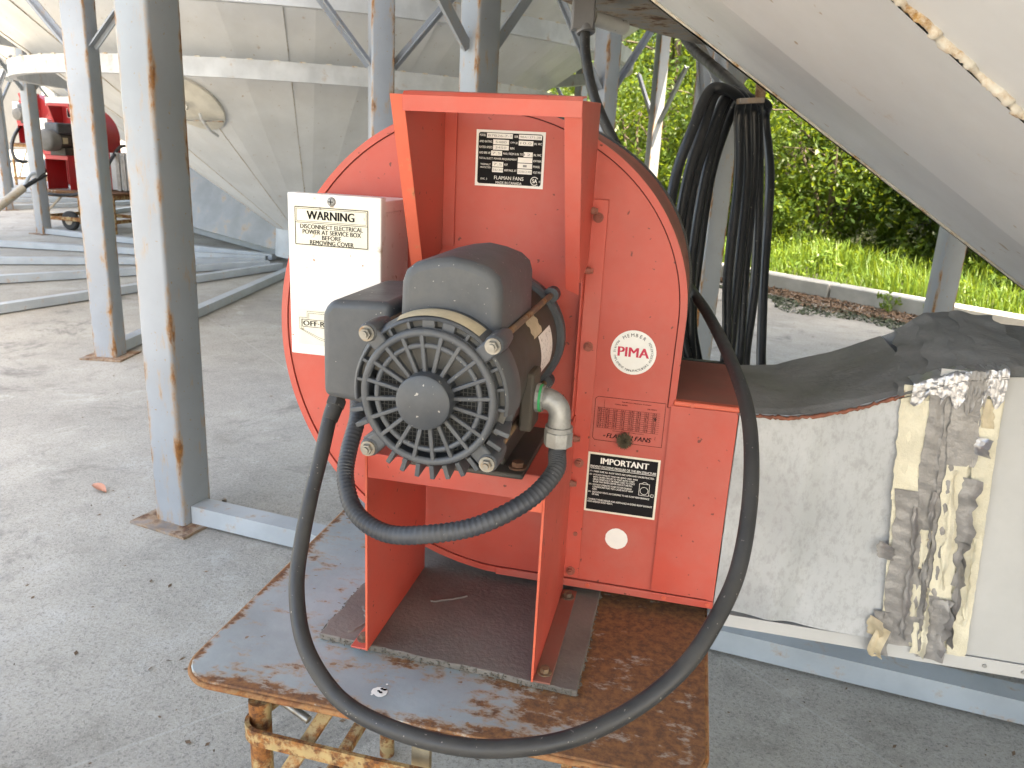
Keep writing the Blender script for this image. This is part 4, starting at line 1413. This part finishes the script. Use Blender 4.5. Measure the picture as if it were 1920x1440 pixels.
# strips on the side of the joint
def tape(s0, s1, z0, z1, mat, layer, jag=.004, wr=.0012, seed=0, wf=70, name='tape_strip', curl=0.0):
    r_ = random.Random(100 + seed)
    ny = max(10, int((z1 - z0) / .006))
    def edge():
        a_, out = 0.0, []
        for _ in range(ny + 1):
            a_ = a_ * .72 + r_.uniform(-1, 1) * jag * .55
            out.append(a_)
        return out
    L, Rg = edge(), edge()
    def fn(i, j):
        z = z0 + (z1 - z0) * j
        q = int(round(j * ny))
        zz = (1.075 - z) / .46
        uL = .352 + .042 * zz
        uR = .494 + .034 * zz
        s = s0 + (s1 - s0) * i
        u = uL + (uR - uL) * s + L[q] * (1 - i) + Rg[q] * i
        e = 1.3105 - .0011 * layer - wr * (math.sin(z * wf * 6.28 * .35 + 3 * i + seed) * .5 + .5) - .0008 * math.sin(i * 9 + seed) - curl * i * i * (1 + .5 * math.sin(z * 90 + seed))
        return (u, e, z)
    mb = MB(); mb.grid(6, ny, fn)
    return D(mb, name, mat, smooth=70, fix=False)
tape(.00, 1.02, .640, 1.100, 'tape_cloth', 0, .0015, .0004, 1, 30)
tape(-.02, .34, .905, 1.078, 'tape_cloth', 1, .004, .0008, 2, 60)
tape(.02, .34, .640, .925, 'tape', 2, .0035, .0018, 3, 110)
tape(-.10, .12, .615, .700, 'tape', 2.4, .005, .0018, 31, 110)
tape(.26, .46, .650, 1.090, 'tape', 3, .003, .0016, 4, 80)
tape(.33, .43, .790, .860, 'tape_cloth', 4.2, .003, .0006, 5)
tape(.30, .42, .700, .760, 'tape_cloth', 4.2, .004, .0006, 6)
tape(.36, .46, .630, .690, 'tape_cloth', 4.2, .004, .0006, 7)
tape(.44, .62, .625, 1.100, 'tape', 4, .003, .0016, 8, 75)
tape(.50, .74, .745, .985, 'tape_cloth', 5.4, .0035, .0010, 9, 130)
tape(.50, .80, .978, 1.098, 'tape', 5.8, .004, .0020, 10, 40)
tape(.70, .86, .845, .960, 'tape', 6.2, .006, .0010, 11, 60, 'torn_flap', .010)
tape(.72, .82, .770, .850, 'tape', 6.2, .008, .0010, 12, 60, 'torn_flap', .014)
tape(.55, .72, .625, .740, 'tape', 5.2, .006, .0016, 13, 90, 'torn_flap', .006)
tape(.66, .72, .640, .742, 'tape', 6.4, .009, .0010, 14, 60, 'torn_flap', .012)
tape(.78, 1.0, .640, 1.088, 'tape_cloth', 5, .0015, .0005, 15, 30)
tape(.80, .93, 1.045, 1.092, 'label_old', 6.5, .006, .0006, 16, 60, 'worn_patch')
tape(.80, .90, 1.000, 1.030, 'tape_shiny', 7, .006, .0010, 17, 60, 'torn_flap', .012)
for k, (s0, s1, z0, z1, mt, c_) in enumerate(((.40, .455, .70, .93, 'tape', .006), (.76, .80, .66, .84, 'tape', .010), (.215, .255, .66, .90, 'tape', .007), (.60, .635, .76, .97, 'tape_cloth', .006), (.47, .51, .63, .76, 'tape_cloth', .008), (.90, .935, .70, .86, 'tape_cloth', .004))):
    tape(s0, s1, z0, z1, mt, 6.6 + .2 * k, .0045, .0010, 60 + k, 60, 'torn_flap', c_)
for k, (s0, z0, z1, mt) in enumerate(((-.02, .80, .83, 'tape'), (-.06, .655, .69, 'label_old'))):
    tape(s0 - .1, s0 + .04, z0, z1, mt, 4, .005, .002, 40 + k, 60, 'torn_flap', .016)
mb = MB()
mb.grid(5, 14, lambda i, j: (.381 + .022 * i - .012 * math.sin(j * 3), 1.302 - .012 * math.sin(j * 4) - .003 * math.sin(i * 8), .672 - .062 * j - .004 * i))
D(mb, 'hanging_flap', 'label_old', smooth=70, fix=False)

# ------------------------------------------------------------------ coiled cable on its hook, supply cable and plug
def world_obj(mb, name, mat, loc, **kw):
    o = mb.build(name, mat, None, loc, **kw)
    o.location = loc
    return o
hk = MB()
hk.bar(at(1384, 190, 1.80), at(1430, 188, 1.80), .030, .012)
hook = hk.build('cable_hook', 'plate_rust', bin0, BIN[0], bevel=.001)
hk = MB(); hk.bar(at(1425, 186, 1.80), at(1431, 105, 1.80), .022, .010, (0, 1, 0))
hk.build('hook_arm', 'plate_rust', hook, BIN[0], bevel=.001)
coil = thing('coiled_cable', 'black cable coiled in long loops over the rusty hook behind the fan', 'cable', at(1400, 700, 1.9))
cl = at(1400, 700, 1.9)
loops = [((1263, 1250, 1246), 1332, (1387, 1380, 1366, 1359), 1.80), ((1286, 1270, 1268), 1346, (1398, 1396, 1380, 1373), 1.83), ((1300, 1283, 1280), 1358, (1410, 1409, 1396, 1384), 1.86),
         ((1320, 1297, 1288), 1370, (1422, 1422, 1414, 1398), 1.89), ((1336, 1314, 1302), 1384, (1436, 1441, 1436, 1432), 1.93)]
for k, (lx, tx, rx, d) in enumerate(loops):
    pts = [at(lx[2] + 8, 690, d + .02), at(lx[2], 600, d), at(lx[1], 475, d), at(lx[0], 335, d), at((lx[0] * .45 + tx * .55), 232 + 3 * k, d), at(tx, 172 + 4 * k, d), at(tx * .55 + rx[0] * .45, 166 + 5 * k, d + .015), at(rx[0] - 4, 186 + 3 * k, d + .05),
           at(rx[0], 225, d + .09), at(rx[1], 335, d + .10), at(rx[2], 519, d + .09), at(rx[3], 656, d + .08), at(rx[3] - 14, 745 + 6 * k, d + .06), at((lx[2] + rx[3]) / 2, 790 + 8 * k, d + .04), at(lx[2] + 20, 755, d + .02)]
    wr_ = random.Random(20 + k)
    pts = [q + Vector((wr_.uniform(-.006, .006), wr_.uniform(-.01, .01), 0)) for q in pts]
    P = catmull(pts, 10)
    mb = MB(); mb.tube(P, .0122, 12)
    mb.build('cable_loop', 'rubber', coil, cl, smooth=70)
mb = MB(); mb.tube(catmull([at(1270, 40, 3.5), at(1296, 88, 3.1), at(1330, 118, 2.6), at(1368, 150, 2.2), at(1404, 184, 1.96), at(1418, 215, 1.94)], 10), [.0225 - .0105 * min(1, k / 40) for k in range(51)], 12)
mb.build('lead_end', 'rubber', coil, cl, smooth=70)

plug = thing('cable_plug', 'grey cable plug under the bin ring with its black cable hanging behind the fan', 'plug', at(1095, 50, 2.25))
pl = at(1095, 50, 2.25)
mb = MB()
c = at(1094, 36, 2.25)
mb.box(c.x - .034, c.x + .030, c.y - .03, c.y + .03, c.z - .030, c.z + .050)
mb.build('plug_body', 'plug', plug, pl, bevel=.005)
mb = MB(); mb.cyl(at(1098, 50, 2.25), at(1099, 62, 2.25), .026, n=16)
mb.build('strain_relief', 'plug', plug, pl, smooth=40)
mb = MB(); mb.cyl(at(1110, 33, 2.25), at(1170, 52, 2.35), .021, n=18); mb.cyl(at(1108, 32, 2.25), at(1114, 34, 2.25), .026, n=18)
mb.build('socket_cover', 'plastic_white', plug, pl, smooth=40)
mb = MB(); mb.tube(catmull([at(1097, 52, 2.25), at(1097, 90, 2.25), at(1102, 130, 2.24), at(1112, 175, 2.23), at(1130, 222, 2.22), at(1150, 262, 2.22), at(1178, 320, 2.22), at(1200, 420, 2.22), at(1210, 560, 2.22)], 10), .0148, 12)
mb.build('cable', 'rubber_dusty', plug, pl, smooth=70)

# ------------------------------------------------------------------ fans and carts of the bins farther along the row
def far_fan(px, py, depth, scale, label, box):
    p0 = at(px, py, depth)
    loc = p0 - (EX * (-.44 + .30) + EY * (1.031 - 1.315)) * scale
    f = thing('grain_fan', label, 'fan', loc, YAW, 'red centrifugal fans', scale)
    make_fan(f, False, 'red_deep', 'cap', box)
    return f, loc
def far_cart(loc, label, handle=True):
    z = loc.z
    c = thing('fan_cart', label, 'cart', (loc.x, loc.y, 0), YAW, 'carts carrying the fans')
    x0, x1, y0, y1 = -.40, .98, -.52, .42
    mb = MB(); mb.box(x0, x1, y0, y1, z - .03, z - .002)
    mb.build('tabletop', 'tabletop', c, bevel=.004)
    for (x, y) in ((x0 + .04, y0 + .04), (x1 - .5, y0 + .04), (x1 - .04, y1 - .04), (x0 + .04, y1 - .04), (x1 - .04, y0 + .04)):
        mb = MB(); mb.cyl((x, y, .001), (x, y, z - .031), .032, n=12)
        mb.build('leg', 'yellow', c, smooth=40)
    for (a, b) in (((x0, y0 + .04), (x1, y0 + .04)), ((x0, y1 - .04), (x1, y1 - .04)), ((x0 + .04, y0), (x0 + .04, y1)), ((x1 - .04, y0), (x1 - .04, y1))):
        mb = MB(); mb.bar((a[0], a[1], .17), (b[0], b[1], .17), .05, .05)
        mb.build('lower_rail', 'yellow', c)
        mb = MB(); mb.bar((a[0], a[1], z - .065), (b[0], b[1], z - .065), .05, .06)
        mb.build('upper_rail', 'yellow', c)
    mb = MB(); mb.bar((x0 + .1, y0 + .1, .2), (x0 + .42, y0 + .12, z - .09), .025, .025)
    mb.build('diagonal_brace', 'pole', c)
    for (x, y) in ((x0 + .55, y0 + .10), (x0 + .55, y1 - .10)):
        mb = MB(); mb.lathe_y(x, .14, [(.03, y - .04), (.12, y - .04), (.14, y - .02), (.14, y + .02), (.12, y + .04), (.03, y + .04)], 24)
        w_ = mb.build('wheel', 'rubber_tyre', c, smooth=40)
        mb = MB(); mb.lathe_y(x, .14, [(.0001, y - .045), (.06, y - .045), (.06, y - .038)], 16)
        mb.build('hub', 'pole', w_)
    return c
fan1, l1 = far_fan(91, 354, 11.6, 1.40, 'deep red fan with plain round motor cap, standing between the two grey posts at left', .86)
cart1 = far_cart(l1, 'rusty yellow cart with a wheel under the deep red fan at left')
fan2, l2 = far_fan(37, 268, 20.0, 1.40, 'farthest red fan, mostly hidden by a pale post at the left edge', .86)
cart2 = far_cart(l2, 'farthest rusty cart, glimpsed at the left edge beyond the pale posts')
# tow bar resting on the second cart
tb = thing('tow_bar', 'long grey steel tow bar leaning up to the cart at the left edge', 'tow bar', at(40, 360, 10.6))
tl_ = at(40, 360, 10.6)
mb = MB(); mb.cyl(at(-60, 432, 10.2), at(44, 352, 10.7), .055, n=16)
mb.build('bar', 'pole', tb, tl_, smooth=40)
mb = MB(); mb.tube(catmull([at(44, 352, 10.7), at(62, 341, 10.8), at(86, 327, 10.9)], 4), .030, 10)
mb.build('fork', 'rubber', tb, tl_, smooth=50)
mb = MB(); mb.tube(catmull([at(46, 349, 10.72), at(55, 330, 10.75), at(66, 325, 10.8), at(84, 330, 10.95)], 4), .022, 10)
mb.build('fork', 'beam', tb, tl_, smooth=50)
# cables of those fans
def cable(pxs, r, label, mat='rubber'):
    q = [at(*p_) for p_ in pxs]
    mb = MB(); mb.tube(catmull(q, 8), r, 10)
    o = mb.build('power_cable', mat, base=q[len(q) // 2], smooth=70)
    o.location = q[len(q) // 2]
    return tag(o, label, 'cable')
cable([(86, 300, 11.75), (84, 322, 11.5), (74, 342, 11.35), (66, 352, 11.3), (85, 362, 11.2), (120, 366, 11.2), (150, 362, 11.2), (190, 335, 11.3), (208, 300, 11.5), (225, 276, 11.9), (245, 274, 12.2)], .024, 'dark cable looping round the deep red fan at left')
cable([(38, 236, 20.0), (27, 255, 19.8), (22, 275, 19.7), (27, 295, 19.7), (40, 303, 19.8), (50, 303, 20)], .04, 'thin dark cable loop beside the farthest fan at the left edge')

# ducts that carry the air from the second fan into its bin
def duct_box(name, label, pts_front, thick, mats):
    b = pts_front[0]
    t = thing(name, label, 'duct', b)
    n = len(pts_front)
    vs = list(pts_front) + [q + EY * thick for q in pts_front]
    names = ('side_panel', 'back_panel')
    mb = MB(); mb.add(vs[:n], [tuple(range(n))]); mb.build('side_panel', mats, t, b)
    mb = MB(); mb.add(vs[n:], [tuple(range(n))]); mb.build('back_panel', mats, t, b)
    mb = MB(); mb.add(vs, [(i, (i + 1) % n, n + (i + 1) % n, n + i) for i in range(n)]); mb.build('edge_panels', mats, t, b)
    return t
z0, z1 = l1.z + .02, l1.z + .55
q0 = l1 + EX * (.107 + .30) * 1.4
def r1(k, z):
    p_ = q0 + EX * k
    return Vector((p_.x, p_.y, z))
d1 = duct_box('air_duct', 'short silver duct joined to the deep red fan at left', [r1(.005, z0), r1(.9, z0), r1(.9, z1), r1(.005, z1)], .43, 'galv')
mb = MB(); mb.box(0, .06, -.02, -.012, -.01, .54)
tp = mb.build('tape_strip', 'tape', d1); tp.rotation_euler = (0, 0, YAW); tp.location = EX * .10
tp2 = bpy.data.objects.new('tape_strip', tp.data); col.objects.link(tp2); tp2.parent = d1; tp2.rotation_euler = (0, 0, YAW); tp2.location = EX * .20
tp3 = bpy.data.objects.new('tape_strip', tp.data); col.objects.link(tp3); tp3.parent = d1; tp3.rotation_euler = (0, 0, YAW); tp3.location = EX * .46
d2 = duct_box('air_plenum', 'flat grey-blue duct wall with a rust patch meeting the manhole bin cone', [at(250, 366, 11.2), at(370, 428, 10.3), at(545, 476, 9.55), at(545, 380, 9.55), at(370, 300, 10.3), at(250, 270, 11.2)], .35, 'plenum')

# white trailer far off at the left edge
tr = thing('white_trailer', 'white trailer with purple lettering far off at the left edge', 'trailer', at(-60, 330, 34))
tq = at(-60, 330, 34)
e0 = tq + EX * -9
tr.rotation_euler = (0, 0, YAW)
mb = MB(); mb.box(-9, 2.05, 0, 2.4, .5, 4.2)
mb.build('body', 'trailer', tr, bevel=.05)
tr.location = (tq.x, tq.y, 0)
mb = MB(); mb.box(.6, 1.80, -.03, -.001, 3.58, 3.85)
mb.build('window', 'glass', tr)
mb = MB(); text(mb, 'Plains', 1.12, 1.84, 3.35, .30, -.02, .012, .2)
mb.build('lettering', 'purple', tr)
for x in (-6.5, -5.2, .3):
    mb = MB(); mb.lathe_y(x, .5, [(.2, -.02), (.48, -.02), (.5, .05), (.5, .25), (.2, .3)], 24)
    mb.build('wheel', 'rubber_tyre', tr, smooth=40)

# ------------------------------------------------------------------ vegetation beyond the kerb
def leaf_cloud(mb, c, rx, ry, rz, n, size, rg, clumps=24, up=.35):
    cl_ = []
    for k in range(clumps):
        d = Vector((rg.gauss(0, 1), rg.gauss(0, 1), rg.gauss(0, 1))).normalized()
        s = rg.uniform(.45, 1.0)
        cl_.append((Vector((d.x * rx * s, d.y * ry * s, d.z * rz * s)), rg.uniform(.22, .42)))
    vs, fs = [], []
    m_ = min(rx, ry, rz)
    for k in range(n):
        q, cr_ = rg.choice(cl_)
        d = Vector((rg.gauss(0, 1), rg.gauss(0, 1), rg.gauss(0, .8)))
        p_ = c + q + d * (cr_ * m_ * .62)
        nrm = Vector((rg.gauss(0, 1), rg.gauss(0, 1), rg.gauss(0, 1) + up)).normalized()
        a = nrm.orthogonal().normalized()
        a = Matrix.Rotation(rg.uniform(0, 6.28), 3, nrm) @ a
        b = nrm.cross(a)
        L_ = size * rg.uniform(.6, 1.35)
        w_ = L_ * rg.uniform(.32, .5)
        o = len(vs)
        vs += [p_ - a * L_ * .5, p_ + b * w_ * .5 - nrm * L_ * .06, p_ + a * L_ * .5 - nrm * L_ * .12, p_ - b * w_ * .5 - nrm * L_ * .06]
        fs.append((o, o + 1, o + 2, o + 3))
    mb.add(vs, fs)
def tree(t, n, h, rx, rz, leaves, size, mat, label, seed, name='tree', cat='tree', group='trees beyond the kerb', trunk=True, zc=None):
    rg = random.Random(seed)
    base = kp(t, n, .08 + .03 * n)
    tr_ = thing(name, label, cat, base, 0, group)
    zc = zc if zc is not None else h - rz
    mb = MB()
    lean = Vector((rg.uniform(-.3, .3), rg.uniform(-.3, .3), 0))
    stems = 1 if trunk else 5
    for s_ in range(stems):
        ang = rg.uniform(0, 6.28)
        off = Vector((math.cos(ang), math.sin(ang), 0)) * (0 if trunk else .25)
        tp_ = lean + off * (0 if trunk else 3) + Vector((0, 0, zc + rz * .4))
        mb.tube(catmull([off + Vector((0, 0, -.3)), off + lean * .3 + Vector((rg.uniform(-.1, .1), rg.uniform(-.1, .1), zc * .4)), tp_ * .75 + Vector((rg.uniform(-.15, .15), rg.uniform(-.15, .15), 0)), tp_], 4),
                [(.13 if trunk else .045) * (1 - k / 13 * .75) for k in range(13)], 8)
        for b_ in range(6 if trunk else 2):
            s0 = tp_ * rg.uniform(.45, .9)
            d = Vector((rg.gauss(0, 1), rg.gauss(0, 1), rg.uniform(.1, .9))).normalized() * rx * .8
            mb.tube([s0, s0 + d * .5 + Vector((0, 0, .1)), s0 + d], [.05 if trunk else .02, .03 if trunk else .014, .008], 6)
    mb.build('trunk', 'bark', tr_, smooth=60)
    mb = MB()
    leaf_cloud(mb, lean + Vector((0, 0, zc)), rx, rx, rz, leaves, size, rg, 34 if trunk else 30)
    if not trunk:
        leaf_cloud(mb, lean + Vector((0, 0, .75)), rx * 1.05, rx * 1.05, .7, leaves // 2, size, rg, 20)
    mb.build('crown', mat, tr_, fix=False)
    return tr_
bushes = [(-9.5, 4.2, 3.4, 1.7, 1.6, 7000, 'broad leafy shrub, farthest along the kerb behind the second bin'), (-6.8, 3.7, 3.2, 1.6, 1.5, 8000, 'leafy shrub seen between the far thin posts above the fan'), (-4.4, 3.6, 3.3, 1.5, 1.6, 9000, 'leafy shrub behind the hanging plug cable'),
          (-2.2, 3.4, 3.0, 1.4, 1.4, 9000, 'leafy shrub directly behind the coiled cable'), (-.2, 3.3, 2.6, 1.3, 1.25, 9500, 'dark shrub beyond the grass just right of the coiled cable'), (1.7, 3.5, 2.7, 1.35, 1.3, 9500, 'dark shrub under the sloping cone, left of the right-hand post'),
          (3.6, 3.3, 2.5, 1.3, 1.2, 8000, 'dark shrub partly hidden behind the right-hand post'), (5.6, 3.6, 2.8, 1.4, 1.3, 5000, 'dark shrub at the right edge beyond the post')]
for k, (t, n, h, rx, rz, lv, lb) in enumerate(bushes):
    tree(t, n, h, rx, rz, lv, .105, 'leaf_shaded' if k > 3 else 'leaf', lb, 30 + k, 'shrub', 'shrub', 'shrubs along the kerb', False)
trees = [(-12.5, 6.0, 8.5, 2.6, 2.8, 6500, 'tall tree at the far end of the wood, behind the second bin'), (-8.6, 6.2, 8.0, 2.6, 3.0, 7000, 'tall tree with sunlit crown between the far thin posts'), (-5.0, 6.0, 8.5, 2.6, 3.1, 8000, 'tall sunlit tree above the hanging plug cable'), (-1.6, 6.2, 8.0, 2.6, 3.0, 7000, 'tall tree behind the coiled cable'),
         (2.0, 6.0, 7.5, 2.5, 3.0, 6000, 'tall tree under the edge of the sloping cone'), (5.8, 6.3, 7.8, 2.6, 3.0, 4500, 'tall tree at the right behind the right-hand post')]
for k, (t, n, h, rx, rz, lv, lb) in enumerate(trees):
    tree(t, n, h, rx, rz, lv, .14, 'leaf', lb, 60 + k, zc=h - rz - .6)
for k, (t, n, h, lb) in enumerate(((3.0, 4.6, 7.4, 'added spreading tree whose crown shades the shrubs behind the right-hand post'), (5.6, 4.4, 7.0, 'added shade tree hidden mostly by the sloping cone, right of the post'), (8.6, 4.8, 7.6, 'added shade tree at the far right end of the kerb'))):  # mostly unseen trees, added so their crowns throw shade on the shrubs
    tree(t, n, h, 2.1, 1.9, 7500, .16, 'leaf_shaded', lb, 90 + k)
# farther wood closing the view
mb = MB()
rg = random.Random(77)
for k in range(16):
    t = 12 - k * 2.6
    leaf_cloud(mb, kp(t, 8.6 + rg.uniform(-.8, 1.2), rg.uniform(2.0, 3.0)), 2.2, 2.2, 2.8, 4200, .24, rg, 26)
    leaf_cloud(mb, kp(t + .6, 13.5, rg.uniform(3.0, 6.0)), 2.6, 2.6, 5.0, 2600, .5, rg, 26)
    leaf_cloud(mb, kp(t + 1.2, 10.8, rg.uniform(3.0, 5.0)), 2.4, 2.4, 4.0, 3200, .34, rg, 26)
tag(mb.build('woodland', 'leaf_shaded', fix=False), 'dark green wood closing the view beyond the shrubs', 'wood', kind='stuff')
# tall grass and weeds on the bank
mb = MB()
rg = random.Random(8)
vs, fs = [], []
def bank_z(t, n):
    return -.03 + .05 * math.sin(t * 1.3) * math.cos(n * 1.7) + .10 * min(1, n / 3) + .03 * n
for k in range(26000):
    t, n = rg.uniform(-9, 7.5), .24 + 3.6 * rg.random() ** 1.1
    h = rg.uniform(.12, .42) * (1 + .5 * math.sin(t * 2.1) * math.sin(n * 3.0))
    p_ = kp(t, n, bank_z(t, n) - .02)
    a = rg.uniform(0, 6.28)
    d = Vector((math.cos(a), math.sin(a), 0))
    s_ = Vector((-d.y, d.x, 0)) * rg.uniform(.004, .011)
    bend = rg.uniform(.1, .7) * h
    m1 = p_ + d * bend * .3 + Vector((0, 0, h * .6))
    tp_ = p_ + d * bend + Vector((0, 0, h * rg.uniform(.75, 1)))
    o = len(vs)
    vs += [p_ - s_, p_ + s_, m1 + s_ * .8, m1 - s_ * .8, tp_]
    fs += [(o, o + 1, o + 2, o + 3), (o + 3, o + 2, o + 4)]
mb.add(vs, fs)
tag(mb.build('tall_grass', 'grass', fix=False), 'tall sunlit green grass growing on the bank beyond the kerb', 'grass', kind='stuff')
mb = MB()
for k in range(260):
    t, n = rg.uniform(-8, 7), .35 + 3.4 * rg.random()
    leaf_cloud(mb, kp(t, n, bank_z(t, n) + rg.uniform(.12, .35)), .16, .16, .16, 26, .075, rg, 4, .8)
tag(mb.build('weeds', 'grass', fix=False), 'broad-leaved weeds growing among the tall grass', 'weeds', kind='stuff')
# small weeds rooted along the inside of the kerb
for k, (t, s_, lb) in enumerate(((-1.1, .20, 'small green weed growing against the kerb just right of the hanging cable'), (.75, .16, 'small green weed against the kerb, left of the right-hand post'), (1.25, .12, 'tiny green weed against the kerb at the foot of the right-hand post'))):
    w_ = thing('weed', lb, 'weed', kp(t, -.12, 0), 0, 'weeds along the kerb')
    mb = MB(); leaf_cloud(mb, Vector((0, 0, s_ * .75)), s_, s_, s_ * .7, 150, .05, rg, 8, .8)
    mb.build('foliage', 'grass', w_, fix=False)
    mb = MB(); mb.tube([(0, 0, 0), (.01, 0, s_ * .5), (.0, .02, s_)], [.005, .004, .002], 6)
    mb.build('stem', 'leaf', w_)
# leaf litter and moss along the kerb
for nm, mt, num, lo, hi, sz, lb, n_lb in (('leaf_litter', 'litter', 9000, .03, .75, .035, 'brown leaf litter lying along the inside of the kerb', 'litter'), ('moss', 'moss', 6000, .55, 1.15, .03, 'dark moss and crumbs edging the leaf litter by the kerb', 'moss')):
    mb = MB(); vs, fs = [], []
    for k in range(num):
        t = rg.uniform(-5, 4)
        edge = hi * (.75 + .25 * math.sin(t * 1.9 + .5) + .12 * math.sin(t * 5.3))
        n = -(lo + (edge - lo) * rg.random())
        p_ = kp(t, n, rg.uniform(.002, .022))
        nrm = Vector((rg.gauss(0, .5), rg.gauss(0, .5), 1)).normalized()
        a = Matrix.Rotation(rg.uniform(0, 6.28), 3, nrm) @ nrm.orthogonal().normalized()
        b = nrm.cross(a)
        L_ = sz * rg.uniform(.4, 1.2)
        o = len(vs)
        vs += [p_ - a * L_, p_ + b * L_ * .4, p_ + a * L_, p_ - b * L_ * .4]
        fs.append((o, o + 1, o + 2, o + 3))
    mb.add(vs, fs)
    tag(mb.build(nm, mt, fix=False), lb, n_lb, kind='stuff')
# scraps on the slab
mb = MB(); vs, fs = [], []
for k in range(240):
    px, py = rg.uniform(-60, 1960), rg.uniform(560, 1460)
    p_ = at_z(px, py, .003)
    if p_.y > 9 or p_.length > 9:
        continue
    a = rg.uniform(0, 6.28)
    d = Vector((math.cos(a), math.sin(a), 0))
    L_ = rg.uniform(.003, .013)
    b = Vector((-d.y, d.x, 0)) * L_ * rg.uniform(.15, .5)
    o = len(vs)
    vs += [p_ - d * L_, p_ + b + Vector((0, 0, .003)), p_ + d * L_ + Vector((0, 0, .002)), p_ - b]
    fs.append((o, o + 1, o + 2, o + 3))
mb.add(vs, fs)
tag(mb.build('floor_litter', 'litter', fix=False), 'tiny dry scraps scattered over the concrete slab', 'litter', kind='stuff')
c = at_z(186, 919, .004)
mb = MB(); mb.grid(8, 4, lambda i, j: (.045 * (i - .5) * 2, .018 * (j - .5) * 2 * math.sin(math.pi * min(max(i, .05), .95)) * 1.2, .006 + .010 * abs(j - .5) * 2 + .006 * math.sin(i * 5)))
o = mb.build('fallen_leaf', 'leaf_red', smooth=60, fix=False)
o.location = c; o.rotation_euler = (0, 0, -.5)
tag(o, 'single curled pinkish dry leaf on the concrete left of the cart', 'leaf')
mb = MB()
rg = random.Random(3)
mb.add([(.013 * math.cos(2 * math.pi * k / 18) * rg.uniform(.8, 1.15), .011 * math.sin(2 * math.pi * k / 18) * rg.uniform(.8, 1.15), .0) for k in range(18)], [tuple(range(18))])
for k in range(3):
    a, q = rg.uniform(0, 6.28), rg.uniform(.010, .020)
    cx_, cy_, w_ = q * math.cos(a), q * math.sin(a), rg.uniform(.0012, .003)
    mb.add([(cx_ + w_ * math.cos(t), cy_ + w_ * math.sin(t), .0002) for t in (0, 1.2, 2.5, 3.8, 5.1)], [(0, 1, 2, 3, 4)])
mb.cur = 1
for k in range(5):
    cx_, cy_, w_ = rg.uniform(-.007, .007), rg.uniform(-.004, .007), rg.uniform(.0018, .0034)
    mb.add([(cx_ + w_ * math.cos(t), cy_ + w_ * .8 * math.sin(t), .0012) for t in (0, 1.2, 2.5, 3.8, 5.1)], [(0, 1, 2, 3, 4)])
o = mb.build('bird_dropping', ['label_white', 'ink'], fix=False)
o.location = at_z(712, 1297, TZ + .0012)
o.rotation_euler = (0, 0, YAW)
tag(o, 'white bird dropping on the front edge of the cart top', 'dropping')
